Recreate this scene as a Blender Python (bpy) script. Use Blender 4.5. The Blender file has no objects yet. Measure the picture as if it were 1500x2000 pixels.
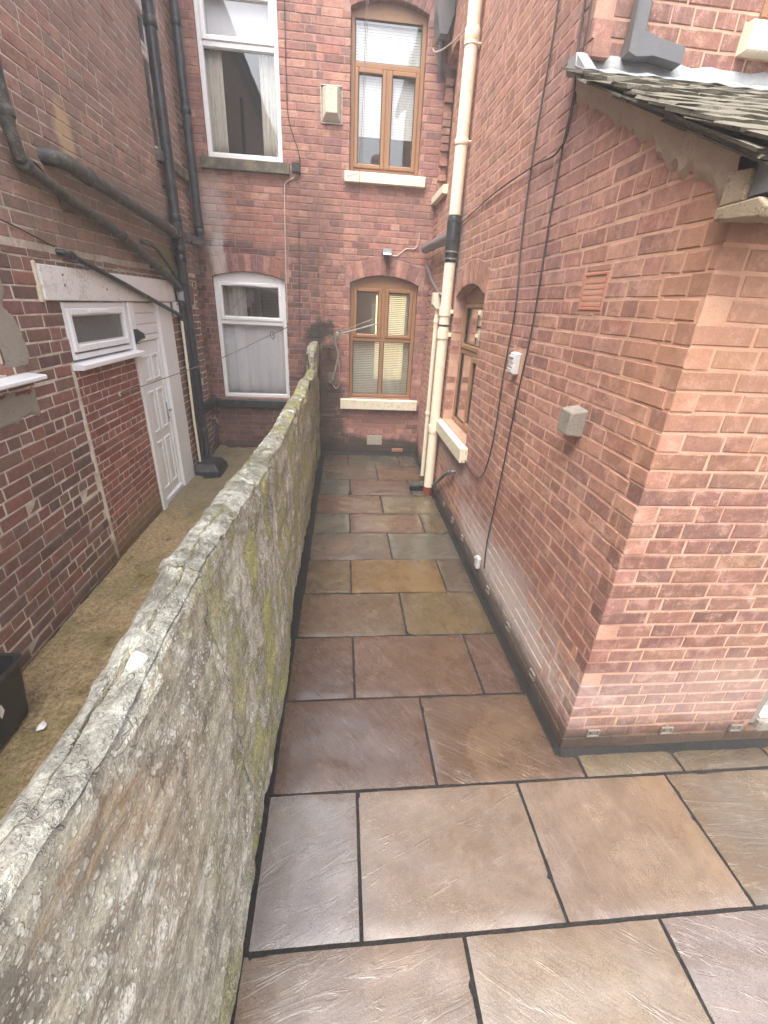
import bpy, math, random
import numpy as np
from mathutils import Vector, Matrix

random.seed(7)
RNG = np.random.default_rng(7)
scene = bpy.context.scene
COL = scene.collection
R = math.radians

# ------------------------------------------------------------------ camera
CAM_H = 2.25
F_PX = 857.083
cam_d = bpy.data.cameras.new('camera')
cam_d.sensor_fit = 'VERTICAL'
cam_d.sensor_height = 36.0
cam_d.lens = F_PX / 2000.0 * 36.0
cam_d.clip_start = 0.02
cam_d.clip_end = 400.0
cam = bpy.data.objects.new('camera', cam_d)
COL.objects.link(cam)
def cam_axes(v1, v2):
    c = np.array([750.0, 1000.0])
    d1 = np.array([*(np.array(v1) - c), F_PX]); d1 /= np.linalg.norm(d1)
    d2 = np.array([*(np.array(v2) - c), F_PX]); d2 /= np.linalg.norm(d2)
    d2 -= d1 * (d1 @ d2); d2 /= np.linalg.norm(d2)
    d3 = np.cross(d2, d1)
    if d3[0] < 0: d3 = -d3
    return np.stack([d3, d1, -d2])
CM = cam_axes((667, 592), (654, 2820))        # rows: world axes in camera coordinates (right, down, forward)
m = Matrix.Identity(4)
for i in range(3):
    m[i][0] = CM[i, 0]; m[i][1] = -CM[i, 1]; m[i][2] = -CM[i, 2]
m[2][3] = CAM_H
cam.matrix_world = m
scene.camera = cam
def project(p):
    q = CM.T @ (np.asarray(p, float) - [0, 0, CAM_H])
    return q[0] / q[2] * F_PX + 750, q[1] / q[2] * F_PX + 1000, q[2]

# ------------------------------------------------------------------ light
SUN_EL, SUN_AZ = R(64), R(212)     # azimuth measured clockwise from +Y
world = bpy.data.worlds.new('World'); scene.world = world; world.use_nodes = True
wn = world.node_tree.nodes; wl = world.node_tree.links
bg = wn['Background']
sky = wn.new('ShaderNodeTexSky'); sky.sky_type = 'NISHITA'; sky.sun_disc = False
sky.sun_elevation = SUN_EL; sky.sun_rotation = SUN_AZ
sky.air_density = 1.0; sky.dust_density = 6.0; sky.ozone_density = 1.0
hs = wn.new('ShaderNodeHueSaturation'); hs.inputs['Saturation'].default_value = 0.42
wl.new(sky.outputs[0], hs.inputs['Color']); wl.new(hs.outputs[0], bg.inputs['Color'])
bg.inputs['Strength'].default_value = 0.15
sun_d = bpy.data.lights.new('sun', 'SUN'); sun_d.energy = 0.65; sun_d.angle = R(50); sun_d.color = (1.0, 0.97, 0.93)
sun = bpy.data.objects.new('sun', sun_d); COL.objects.link(sun)
sd = Vector((math.sin(SUN_AZ) * math.cos(SUN_EL), math.cos(SUN_AZ) * math.cos(SUN_EL), math.sin(SUN_EL)))
sun.rotation_euler = sd.to_track_quat('Z', 'Y').to_euler()
scene.view_settings.view_transform = 'Standard'
scene.view_settings.look = 'None'
scene.view_settings.gamma = 1.0
scene.view_settings.use_curve_mapping = False
scene.view_settings.exposure = 2.05
scene.render.engine = 'CYCLES'
scene.cycles.max_bounces = 10
scene.cycles.diffuse_bounces = 5
scene.cycles.transparent_max_bounces = 12
scene.cycles.use_denoising = True

# ------------------------------------------------------------------ small helpers
def lin(r, g, b):
    f = lambda c: (c / 255 / 12.92) if c <= 10 else ((c / 255 + 0.055) / 1.055) ** 2.4
    return (f(r), f(g), f(b), 1.0)

def hash3(ix, iy, iz, s):
    h = (ix * 374761393 + iy * 668265263 + iz * 2147483647 + s * 1274126177) & 0xFFFFFFFF
    h = ((h ^ (h >> 13)) * 1274126177) & 0xFFFFFFFF
    h = (h ^ (h >> 16)) & 0xFFFFFFFF
    return h / 4294967295.0
def vnoise(p, s=0):
    p = np.asarray(p, float)
    i = np.floor(p).astype(np.int64); f = p - i; f = f * f * (3 - 2 * f)
    o = 0
    for dx in (0, 1):
        for dy in (0, 1):
            for dz in (0, 1):
                w = (f[..., 0] if dx else 1 - f[..., 0]) * (f[..., 1] if dy else 1 - f[..., 1]) * (f[..., 2] if dz else 1 - f[..., 2])
                o = o + w * hash3(i[..., 0] + dx, i[..., 1] + dy, i[..., 2] + dz, s)
    return o
def fbm(p, oct=4, s=0):
    p = np.asarray(p, float); a, t, n = 1.0, 0.0, 0
    for k in range(oct):
        t = t + a * (vnoise(p * (2 ** k), s + k * 17) - 0.5); n += a; a *= 0.5
    return t / n

class MB:
    """collects polygons and links them as one mesh object"""
    def __init__(self): self.v = []; self.f = []; self.c = []
    def add(self, vs, fs, col=None):
        o = len(self.v)
        self.v.extend([tuple(map(float, q)) for q in vs])
        self.f.extend([tuple(i + o for i in q) for q in fs])
        if col is not None: self.c.extend([col] * len(vs))
    def cbox(self, M, h, c=0.003):
        """chamfered box of half sizes h, placed by the 4x4 matrix M"""
        c = min(c, 0.45 * min(h)); vs = []; fs = []
        idx = {}
        for sx in (-1, 1):
            for sy in (-1, 1):
                for sz in (-1, 1):
                    for a in range(3):
                        q = [sx * (h[0] - c), sy * (h[1] - c), sz * (h[2] - c)]
                        q[a] = (sx, sy, sz)[a] * h[a]
                        idx[(sx, sy, sz, a)] = len(vs); vs.append(M @ Vector(q))
        def F(l, want):
            p = [vs[i] for i in l]
            n = (p[1] - p[0]).cross(p[2] - p[0])
            ctr = M.translation
            g = sum(p, Vector()) / len(p) - ctr
            fs.append(tuple(l) if n.dot(g) > 0 else tuple(reversed(l)))
        for a in range(3):
            b, d = [(1, 2), (0, 2), (0, 1)][a]
            for s in (-1, 1):
                l = []
                for tb, td in ((-1, -1), (1, -1), (1, 1), (-1, 1)):
                    k = [0, 0, 0]; k[a] = s; k[b] = tb; k[d] = td
                    l.append(idx[(*k, a)])
                F(l, None)
        for a in range(3):
            b, d = [(1, 2), (0, 2), (0, 1)][a]
            for sb in (-1, 1):
                for sd_ in (-1, 1):
                    k0 = [0, 0, 0]; k1 = [0, 0, 0]
                    k0[a] = -1; k1[a] = 1; k0[b] = k1[b] = sb; k0[d] = k1[d] = sd_
                    F([idx[(*k0, b)], idx[(*k1, b)], idx[(*k1, d)], idx[(*k0, d)]], None)
        for sx in (-1, 1):
            for sy in (-1, 1):
                for sz in (-1, 1):
                    F([idx[(sx, sy, sz, a)] for a in range(3)], None)
        self.add(vs, fs); return self
    def box(self, x0, x1, y0, y1, z0, z1, c=0.003):
        M = Matrix.Translation(((x0 + x1) / 2, (y0 + y1) / 2, (z0 + z1) / 2))
        return self.cbox(M, (abs(x1 - x0) / 2, abs(y1 - y0) / 2, abs(z1 - z0) / 2), c)
    def pbox(self, P, u0, u1, v0, v1, d0, d1, c=0.003):
        a = P.pt(u0, v0, d0); b = P.pt(u1, v1, d1)
        return self.box(min(a.x, b.x), max(a.x, b.x), min(a.y, b.y), max(a.y, b.y), min(a.z, b.z), max(a.z, b.z), c)
    def tube(self, pts, r, seg=12, cap=True, smooth_n=0):
        P = [Vector(p) for p in pts]
        if smooth_n:
            Q = []
            for i in range(len(P) - 1):
                p0 = P[max(i - 1, 0)]; p1 = P[i]; p2 = P[i + 1]; p3 = P[min(i + 2, len(P) - 1)]
                for k in range(smooth_n):
                    t = k / smooth_n
                    Q.append(0.5 * ((2 * p1) + (p2 - p0) * t + (2 * p0 - 5 * p1 + 4 * p2 - p3) * t * t + (3 * p1 - p0 - 3 * p2 + p3) * t ** 3))
            Q.append(P[-1]); P = Q
        n = len(P); rs = r if hasattr(r, '__len__') else [r] * n
        t0 = (P[1] - P[0]).normalized()
        up = Vector((0, 0, 1)) if abs(t0.z) < 0.9 else Vector((1, 0, 0))
        nx = t0.cross(up).normalized(); vs = []; fs = []
        for i in range(n):
            if i == 0: t = (P[1] - P[0])
            elif i == n - 1: t = (P[-1] - P[-2])
            else: t = (P[i + 1] - P[i]).normalized() + (P[i] - P[i - 1]).normalized()
            t.normalize()
            nx = (nx - t * nx.dot(t)).normalized(); ny = t.cross(nx)
            for k in range(seg):
                a = 2 * math.pi * k / seg
                vs.append(P[i] + (nx * math.cos(a) + ny * math.sin(a)) * rs[i])
        for i in range(n - 1):
            for k in range(seg):
                k2 = (k + 1) % seg
                fs.append((i * seg + k, i * seg + k2, (i + 1) * seg + k2, (i + 1) * seg + k))
        if cap:
            fs.append(tuple(reversed(range(seg)))); fs.append(tuple((n - 1) * seg + k for k in range(seg)))
        self.add(vs, fs); return self
    def prism(self, poly, off):
        """poly: list of 3D points, extruded by the vector off"""
        P = [Vector(p) for p in poly]; off = Vector(off); n = len(P)
        nn = (P[1] - P[0]).cross(P[2] - P[1])
        if nn.dot(off) > 0: P.reverse()
        vs = P + [p + off for p in P]
        fs = [tuple(range(n)), tuple(reversed(range(n, 2 * n)))]
        for i in range(n):
            j = (i + 1) % n
            fs.append((j, i, i + n, j + n))
        self.add(vs, fs); return self
    def build(self, name, mat, parent=None, smooth=False, origin=None, attr=None):
        me = bpy.data.meshes.new(name)
        v = self.v
        if origin is not None:
            o = Vector(origin); v = [(p[0] - o.x, p[1] - o.y, p[2] - o.z) for p in v]
        me.from_pydata(v, [], self.f)
        if self.c:
            a = me.attributes.new('bcol', 'FLOAT_COLOR', 'POINT')
            a.data.foreach_set('color', np.array(self.c, dtype=np.float32).ravel())
        if smooth:
            me.polygons.foreach_set('use_smooth', [True] * len(me.polygons))
            try: me.set_sharp_from_angle(angle=R(38))
            except Exception: pass
        me.materials.append(mat)
        ob = bpy.data.objects.new(name, me); COL.objects.link(ob)
        if origin is not None: ob.location = origin
        if parent is not None:
            ob.parent = parent
            pw = world_loc(parent)
            ob.location = Vector(ob.location) - pw
        return ob
def world_loc(o):
    p = Vector((0, 0, 0))
    while o is not None:
        p += Vector(o.location); o = o.parent
    return p
def tag(o, label=None, cat=None, group=None, kind=None):
    if label: o['label'] = label
    if cat: o['category'] = cat
    if group: o['group'] = group
    if kind: o['kind'] = kind
    return o
def thing(name, loc, label, cat, group=None):
    o = bpy.data.objects.new(name, None); COL.objects.link(o); o.location = loc
    o.empty_display_size = 0.1
    return tag(o, label, cat, group)

class Plane:
    def __init__(s, o, u, n): s.o = Vector(o); s.u = Vector(u); s.n = Vector(n); s.v = Vector((0, 0, 1))
    def pt(s, u, v, d=0.0): return s.o + s.u * u + s.v * v + s.n * d
YB, XL, XR, YF, YE = 7.03, -1.93, 1.25, 1.58, 2.95
BACK = Plane((0, YB, 0), (1, 0, 0), (0, -1, 0))
LEFT = Plane((XL, 0, 0), (0, 1, 0), (1, 0, 0))
RIGHT = Plane((XR, 0, 0), (0, -1, 0), (-1, 0, 0))     # u = -y
FRONT = Plane((0, YF, 0), (1, 0, 0), (0, -1, 0))
ENDW = Plane((0, YE, 0), (1, 0, 0), (0, -1, 0))

# ------------------------------------------------------------------ materials
def newmat(name):
    mt = bpy.data.materials.new(name); mt.use_nodes = True
    nt = mt.node_tree; b = nt.nodes['Principled BSDF']
    return mt, nt, b
def N(nt, t, **kw):
    n = nt.nodes.new(t)
    for k, v in kw.items(): setattr(n, k, v)
    return n
def val(nt, sock, v):
    if isinstance(v, bpy.types.NodeSocket): nt.links.new(v, sock)
    else: sock.default_value = v
def math_(nt, op, a, b=None, c=None, clamp=False):
    n = N(nt, 'ShaderNodeMath', operation=op); n.use_clamp = clamp
    val(nt, n.inputs[0], a)
    if b is not None: val(nt, n.inputs[1], b)
    if c is not None: val(nt, n.inputs[2], c)
    return n.outputs[0]
def mix(nt, f, a, b, mode='MIX'):
    n = N(nt, 'ShaderNodeMix', data_type='RGBA', blend_type=mode)
    val(nt, n.inputs['Factor'], f); val(nt, n.inputs['A'], a); val(nt, n.inputs['B'], b)
    return n.outputs['Result']
def sstep(nt, x, a, b):
    n = N(nt, 'ShaderNodeMapRange', interpolation_type='SMOOTHSTEP')
    val(nt, n.inputs[0], x); n.inputs[1].default_value = a; n.inputs[2].default_value = b
    return n.outputs[0]
def noise(nt, vec, scale, detail=4, rough=0.55, dist=0.0, out='Fac'):
    n = N(nt, 'ShaderNodeTexNoise'); n.inputs['Scale'].default_value = scale
    n.inputs['Detail'].default_value = detail; n.inputs['Roughness'].default_value = rough
    n.inputs['Distortion'].default_value = dist
    if vec is not None: nt.links.new(vec, n.inputs['Vector'])
    return n.outputs[out]
def mapping(nt, vec, scale=(1, 1, 1), rot=(0, 0, 0), loc=(0, 0, 0)):
    n = N(nt, 'ShaderNodeMapping'); nt.links.new(vec, n.inputs[0])
    n.inputs['Scale'].default_value = scale; n.inputs['Rotation'].default_value = rot; n.inputs['Location'].default_value = loc
    return n.outputs[0]
def position(nt): return N(nt, 'ShaderNodeNewGeometry').outputs['Position']
def bump(nt, b, h, strength=0.3, dist=0.01, prev=None):
    n = N(nt, 'ShaderNodeBump'); n.inputs['Strength'].default_value = strength; n.inputs['Distance'].default_value = dist
    nt.links.new(h, n.inputs['Height'])
    if prev is not None: nt.links.new(prev, n.inputs['Normal'])
    nt.links.new(n.outputs[0], b.inputs['Normal']); return n.outputs[0]

# dirt, damp and salts that stain the walls: centre, radii, colour, strength, softness
STAINS = [
    ((1.25, 2.9, 0.30), (0.4, 1.15, 0.33), lin(202, 194, 190), 0.7, 0.8),
    ((1.9, 1.58, 0.42), (0.9, 0.3, 0.22), lin(200, 185, 178), 0.22, 0.9),
    ((1.25, 4.6, 0.72), (0.4, 0.75, 0.16), lin(205, 198, 190), 0.45, 0.6),
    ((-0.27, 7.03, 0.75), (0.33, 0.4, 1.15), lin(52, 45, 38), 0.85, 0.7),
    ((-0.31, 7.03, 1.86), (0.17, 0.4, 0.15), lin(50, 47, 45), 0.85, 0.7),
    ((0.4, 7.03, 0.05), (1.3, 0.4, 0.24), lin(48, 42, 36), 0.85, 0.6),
    ((-0.35, 7.03, 3.1), (0.30, 0.4, 0.75), lin(80, 62, 56), 0.45, 0.9),
    ((-1.68, 7.03, 3.25), (0.16, 0.4, 0.42), lin(205, 195, 192), 0.42, 1.1),
    ((-1.66, 7.03, 2.72), (0.10, 0.4, 0.25), lin(210, 202, 198), 0.6, 0.5),
    ((-1.93, 5.0, 2.78), (0.3, 2.1, 0.55), lin(108, 100, 84), 0.55, 0.9),
    ((-1.93, 5.5, 4.4), (0.3, 1.6, 1.3), lin(140, 122, 112), 0.4, 0.9),
    ((-1.93, 5.75, 2.58), (0.3, 0.3, 0.18), lin(120, 116, 70), 0.55, 0.8),
    ((-1.93, 4.08, 3.20), (0.3, 0.10, 0.19), lin(196, 170, 134), 0.75, 0.7),
    ((-1.93, 4.1, 0.18), (0.3, 0.85, 0.24), lin(138, 118, 82), 0.7, 0.7),
    ((1.25, 3.15, 3.0), (0.3, 0.5, 0.9), lin(122, 98, 98), 0.38, 0.9),
    ((1.25, 3.6, 0.75), (0.4, 2.3, 0.30), lin(120, 80, 72), 0.42, 1.0),
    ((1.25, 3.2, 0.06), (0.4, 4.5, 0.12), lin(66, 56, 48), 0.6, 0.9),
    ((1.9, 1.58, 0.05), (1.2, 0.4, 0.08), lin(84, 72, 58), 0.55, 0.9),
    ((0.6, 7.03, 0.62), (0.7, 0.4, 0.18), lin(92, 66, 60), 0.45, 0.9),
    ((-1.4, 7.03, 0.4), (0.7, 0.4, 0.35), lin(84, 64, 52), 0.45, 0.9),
    ((1.4, 1.62, 2.25), (0.6, 0.35, 0.6), lin(206, 156, 120), 0.35, 0.9),
    ((1.25, 5.4, 2.9), (0.3, 0.25, 0.5), lin(140, 128, 122), 0.5, 0.8),
]
def stain_foot_shade_group():
    g = bpy.data.node_groups.new('wall_stains_foot_shade', 'ShaderNodeTree')
    g.interface.new_socket('Color', in_out='INPUT', socket_type='NodeSocketColor')
    g.interface.new_socket('Color', in_out='OUTPUT', socket_type='NodeSocketColor')
    i = g.nodes.new('NodeGroupInput'); o = g.nodes.new('NodeGroupOutput')
    pos = position(g)
    nz = noise(g, pos, 5.5, 6, 0.68)
    nf = noise(g, pos, 34, 3, 0.6)
    nn = math_(g, 'ADD', math_(g, 'MULTIPLY', math_(g, 'SUBTRACT', nz, 0.5), 1.9), math_(g, 'MULTIPLY', math_(g, 'SUBTRACT', nf, 0.5), 0.7))
    c = i.outputs[0]
    for ctr, rad, colr, st, soft in STAINS:
        s = N(g, 'ShaderNodeVectorMath', operation='SUBTRACT'); g.links.new(pos, s.inputs[0]); s.inputs[1].default_value = ctr
        d = N(g, 'ShaderNodeVectorMath', operation='DIVIDE'); g.links.new(s.outputs[0], d.inputs[0]); d.inputs[1].default_value = rad
        l = N(g, 'ShaderNodeVectorMath', operation='LENGTH'); g.links.new(d.outputs[0], l.inputs[0])
        x = math_(g, 'ADD', l.outputs['Value'], nn)
        mk = sstep(g, x, 1.0 + soft * 0.5, 1.0 - soft * 0.6)
        c = mix(g, math_(g, 'MULTIPLY', mk, st), c, colr)
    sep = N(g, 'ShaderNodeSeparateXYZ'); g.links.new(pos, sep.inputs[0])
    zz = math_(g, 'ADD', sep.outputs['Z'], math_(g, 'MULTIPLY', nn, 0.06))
    c = mix(g, math_(g, 'MULTIPLY', sstep(g, zz, 0.30, 0.04), 0.70), c, lin(58, 50, 42))  # damp foot of the walls, deepened to paint in contact shade
    g.links.new(c, o.inputs[0])
    return g
STAIN_FOOT_SHADE = stain_foot_shade_group()
def add_stains_foot_shade(nt, c):
    n = N(nt, 'ShaderNodeGroup'); n.node_tree = STAIN_FOOT_SHADE
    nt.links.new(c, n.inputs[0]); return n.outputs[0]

def brick_mat(name, single, smear, smear_amt=0.25, rough=0.82, bk=0.55):
    mt, nt, b = newmat(name); pos = position(nt)
    if single: c = N(nt, 'ShaderNodeObjectInfo').outputs['Color']
    else: c = N(nt, 'ShaderNodeAttribute', attribute_name='bcol').outputs['Color']
    n1 = noise(nt, pos, 14, 5, 0.65); n2 = noise(nt, pos, 120, 4, 0.7); n3 = noise(nt, pos, 3.2, 4, 0.6)
    k = math_(nt, 'ADD', math_(nt, 'MULTIPLY', n1, 1.0), 0.5)
    g = N(nt, 'ShaderNodeCombineColor'); [nt.links.new(k, g.inputs[q]) for q in range(3)]
    c = mix(nt, 1.0, c, g.outputs[0], 'MULTIPLY')
    k2 = math_(nt, 'ADD', math_(nt, 'MULTIPLY', n2, 1.0), 0.5)
    g2 = N(nt, 'ShaderNodeCombineColor'); [nt.links.new(k2, g2.inputs[q]) for q in range(3)]
    c = mix(nt, 0.75, c, g2.outputs[0], 'MULTIPLY')
    sm = math_(nt, 'MULTIPLY', sstep(nt, math_(nt, 'ADD', n1, math_(nt, 'MULTIPLY', math_(nt, 'SUBTRACT', n2, 0.5), 0.5)), 0.5, 0.68), smear_amt)
    c = mix(nt, sm, c, smear)
    # darker fired hearts, rubbed streaks and pale specks
    bl = noise(nt, mapping(nt, pos, (1, 1, 1.7)), 17, 5, 0.7, 0.4)
    c = mix(nt, math_(nt, 'MULTIPLY', sstep(nt, bl, 0.50, 0.64), 0.42), c, lin(104, 78, 72))
    stv = noise(nt, mapping(nt, pos, (30, 30, 2.2)), 1.6, 4, 0.65)
    c = mix(nt, math_(nt, 'MULTIPLY', sstep(nt, stv, 0.54, 0.70), 0.20), c, smear)
    sk = noise(nt, pos, 210, 2, 0.6)
    c = mix(nt, math_(nt, 'MULTIPLY', sstep(nt, sk, 0.66, 0.74), 0.45), c, lin(206, 190, 178))
    # small dark pits
    vor = N(nt, 'ShaderNodeTexVoronoi'); vor.inputs['Scale'].default_value = 75; nt.links.new(pos, vor.inputs['Vector'])
    pit = math_(nt, 'MULTIPLY', sstep(nt, vor.outputs['Distance'], 0.16, 0.06), sstep(nt, n1, 0.55, 0.62))
    c = mix(nt, math_(nt, 'MULTIPLY', pit, 0.6), c, lin(60, 42, 38))
    c = mix(nt, math_(nt, 'MULTIPLY', sstep(nt, n3, 0.52, 0.7), 0.22), c, lin(92, 72, 66))
    c = add_stains_foot_shade(nt, c)
    nt.links.new(c, b.inputs['Base Color'])
    b.inputs['Roughness'].default_value = rough
    b.inputs['Specular IOR Level'].default_value = 0.35
    h = math_(nt, 'ADD', math_(nt, 'ADD', math_(nt, 'MULTIPLY', n2, 0.6), n1), math_(nt, 'MULTIPLY', pit, -0.6))
    bump(nt, b, h, bk, 0.006)
    return mt
def mortar_mat(name, c1, c2):
    mt, nt, b = newmat(name); pos = position(nt)
    n1 = noise(nt, pos, 9, 5, 0.65); n2 = noise(nt, pos, 160, 3, 0.7)
    c = mix(nt, sstep(nt, n1, 0.35, 0.65), c1, c2)
    c = mix(nt, math_(nt, 'MULTIPLY', sstep(nt, n2, 0.5, 0.75), 0.35), c, lin(90, 78, 70))
    c = add_stains_foot_shade(nt, c); nt.links.new(c, b.inputs['Base Color'])
    b.inputs['Roughness'].default_value = 0.92; b.inputs['Specular IOR Level'].default_value = 0.2
    bump(nt, b, n2, 0.6, 0.004)
    return mt
def simple(name, col, rough=0.5, var=0.12, dirt=None, dirt_amt=0.3, metal=0.0, nscale=12, bumpk=0.1, spec=0.5):
    mt, nt, b = newmat(name); pos = position(nt)
    n1 = noise(nt, pos, nscale, 6, 0.65); n2 = noise(nt, pos, nscale * 8, 3, 0.6)
    c = mix(nt, sstep(nt, n1, 0.3, 0.7), tuple(x * (1 - var) for x in col[:3]) + (1,), tuple(min(1, x * (1 + var)) for x in col[:3]) + (1,))
    if dirt:
        f = sstep(nt, math_(nt, 'ADD', n1, math_(nt, 'MULTIPLY', math_(nt, 'SUBTRACT', n2, 0.5), 0.6)), 0.48, 0.72)
        c = mix(nt, math_(nt, 'MULTIPLY', f, dirt_amt), c, dirt)
    nt.links.new(c, b.inputs['Base Color'])
    b.inputs['Metallic'].default_value = metal
    b.inputs['Specular IOR Level'].default_value = spec
    nt.links.new(math_(nt, 'ADD', math_(nt, 'MULTIPLY', n1, 0.2), rough - 0.1), b.inputs['Roughness'])
    bump(nt, b, n2, bumpk, 0.003)
    return mt
def glass_mat(name, tint=(0.985, 0.99, 0.99, 1), boost=5.0):
    mt, nt, b = newmat(name); nt.nodes.remove(b)
    out = nt.nodes['Material Output']
    tr = N(nt, 'ShaderNodeBsdfTransparent'); tr.inputs[0].default_value = tint
    gl = N(nt, 'ShaderNodeBsdfGlossy'); gl.inputs['Roughness'].default_value = 0.015
    nz = noise(nt, position(nt), 2.2, 2, 0.5)
    bp = N(nt, 'ShaderNodeBump'); bp.inputs['Strength'].default_value = 0.05; bp.inputs['Distance'].default_value = 0.02
    nt.links.new(nz, bp.inputs['Height']); nt.links.new(bp.outputs[0], gl.inputs['Normal'])
    fr = N(nt, 'ShaderNodeFresnel'); fr.inputs[0].default_value = 1.5
    bf = N(nt, 'ShaderNodeNewGeometry').outputs['Backfacing']
    f = math_(nt, 'MULTIPLY', math_(nt, 'MULTIPLY', fr.outputs[0], boost, clamp=True), math_(nt, 'SUBTRACT', 1.0, bf))
    ms = N(nt, 'ShaderNodeMixShader')
    nt.links.new(f, ms.inputs[0]); nt.links.new(tr.outputs[0], ms.inputs[1]); nt.links.new(gl.outputs[0], ms.inputs[2])
    nt.links.new(ms.outputs[0], out.inputs[0])
    return mt
def emit_mat(name, col, s):
    mt, nt, b = newmat(name)
    b.inputs['Base Color'].default_value = col
    b.inputs['Emission Color'].default_value = col; b.inputs['Emission Strength'].default_value = s
    return mt

PINK1, PINK2 = lin(206, 166, 144), lin(188, 147, 126)
M_brick_r = brick_mat('brick_pink', False, lin(200, 160, 146), 0.42, bk=0.4)
M_brick_r1 = brick_mat('brick_pink_single', True, lin(200, 160, 146), 0.42, bk=0.4)
M_mort_r = mortar_mat('mortar_pink', PINK1, PINK2)
M_brick_b = brick_mat('brick_back', False, lin(170, 128, 120), 0.25)
M_brick_b1 = brick_mat('brick_back_single', True, lin(170, 128, 120), 0.25)
M_mort_b = mortar_mat('mortar_back', lin(172, 138, 126), lin(150, 118, 108))
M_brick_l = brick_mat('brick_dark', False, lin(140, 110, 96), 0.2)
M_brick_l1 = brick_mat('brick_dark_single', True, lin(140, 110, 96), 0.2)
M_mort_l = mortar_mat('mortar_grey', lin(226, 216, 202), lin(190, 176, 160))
M_white = simple('white_plastic', lin(240, 241, 243), 0.32, 0.03, lin(176, 170, 150), 0.22, nscale=6, bumpk=0.02)
M_whitedirty = simple('white_board', lin(232, 231, 229), 0.45, 0.05, lin(140, 130, 108), 0.45, nscale=7, bumpk=0.08)
M_brown = simple('brown_frame', lin(154, 114, 80), 0.4, 0.12, lin(110, 76, 50), 0.35, nscale=10, bumpk=0.06)
M_cream = simple('cream_paint', lin(236, 226, 202), 0.42, 0.05, lin(172, 150, 122), 0.32, nscale=8, bumpk=0.1)
M_creamchip = simple('cream_paint_flaking', lin(228, 218, 194), 0.6, 0.07, lin(96, 84, 66), 0.5, nscale=16, bumpk=0.5)
M_darkstone = simple('sooty_stone', lin(98, 92, 82), 0.85, 0.25, lin(150, 140, 104), 0.5, nscale=9, bumpk=0.6)
M_blackpaint = simple('black_paint', lin(44, 44, 46), 0.42, 0.2, lin(110, 108, 104), 0.3, nscale=14, bumpk=0.15)
M_blackpipe = simple('black_pipe', lin(50, 51, 54), 0.3, 0.15, lin(104, 100, 92), 0.3, nscale=9, bumpk=0.06)
M_mosspipe = simple('grey_iron_pipe', lin(74, 73, 70), 0.5, 0.2, lin(128, 124, 104), 0.6, nscale=12, bumpk=0.35)
M_greypipe = simple('grey_plastic', lin(104, 104, 106), 0.4, 0.1, lin(86, 80, 78), 0.4, bumpk=0.06)
M_lead = simple('lead', lin(146, 148, 150), 0.5, 0.12, lin(120, 118, 112), 0.5, nscale=10, bumpk=0.5)
M_slate = simple('stone_slate', lin(108, 103, 90), 0.75, 0.3, lin(66, 60, 50), 0.85, nscale=15, bumpk=0.8)
M_render = simple('cement_render', lin(172, 152, 134), 0.92, 0.1, lin(140, 122, 106), 0.5, nscale=9, bumpk=0.9)
M_block = simple('grey_block', lin(142, 134, 124), 0.92, 0.18, lin(84, 78, 70), 0.75, nscale=22, bumpk=0.9)
M_greydoor = simple('grey_door_paint', lin(150, 148, 144), 0.5, 0.08, lin(104, 98, 88), 0.5, bumpk=0.2)
M_cement = simple('grey_cement', lin(160, 152, 140), 0.92, 0.1, lin(120, 112, 100), 0.5, nscale=11, bumpk=0.8)
M_weep = simple('grubby_weep', lin(118, 110, 100), 0.9, 0.15, lin(84, 76, 66), 0.7, nscale=30, bumpk=0.4)
M_conc = simple('weathered_concrete', lin(168, 160, 146), 0.9, 0.16, lin(112, 104, 92), 0.55, nscale=14, bumpk=0.8)
M_corbel = simple('old_painted_corbel', lin(156, 140, 116), 0.85, 0.15, lin(92, 80, 64), 0.8, nscale=18, bumpk=0.8)
M_vent = simple('pale_cowl', lin(196, 190, 174), 0.7, 0.1, lin(128, 128, 104), 0.7, nscale=14, bumpk=0.3)
M_terra = simple('terracotta', lin(176, 118, 98), 0.8, 0.12, lin(140, 92, 80), 0.4, bumpk=0.4)
M_cable = simple('black_cable', lin(52, 44, 42), 0.6, 0.1)
M_cablewhite = simple('white_cable', lin(206, 190, 176), 0.5, 0.1)
M_cablegrey = simple('grey_cable', lin(120, 104, 102), 0.6, 0.1)
M_steel = simple('aerial_alloy', lin(176, 174, 164), 0.4, 0.12, lin(120, 110, 88), 0.4, metal=0.7, bumpk=0.1)
M_chrome = simple('chrome', lin(200, 200, 202), 0.25, 0.05, metal=0.9)
M_greyplastic = simple('grey_switch_plastic', lin(196, 196, 194), 0.4, 0.05, lin(150, 146, 138), 0.3, bumpk=0.03)
M_bin = simple('black_bin_plastic', lin(44, 43, 42), 0.5, 0.1, lin(62, 60, 56), 0.4, bumpk=0.08)
M_room = simple('room_wall', lin(120, 112, 100), 0.9, 0.05)
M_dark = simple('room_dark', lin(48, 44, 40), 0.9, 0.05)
M_curtain = simple('curtain_cloth', lin(228, 224, 214), 0.9, 0.05)
M_net = simple('net_curtain', lin(236, 236, 240), 0.9, 0.03)
M_blind = simple('blind_slat', lin(218, 214, 196), 0.5, 0.04)
M_blindw = simple('white_blind_slat', lin(232, 234, 232), 0.5, 0.03)
M_rust = simple('rusty_primer', lin(120, 48, 38), 0.7, 0.25, lin(70, 40, 32), 0.6, nscale=30)
M_glass = glass_mat('window_glass')
M_glasso = simple('obscured_glass', lin(104, 106, 104), 0.12, 0.12, nscale=30)
M_lamp = emit_mat('lit_room', (1.0, 0.82, 0.44, 1), 0.5)
M_leaf = simple('fern_leaf', lin(86, 104, 48), 0.6, 0.25)
M_paper = simple('torn_paper', lin(226, 226, 222), 0.8, 0.05)
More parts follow.
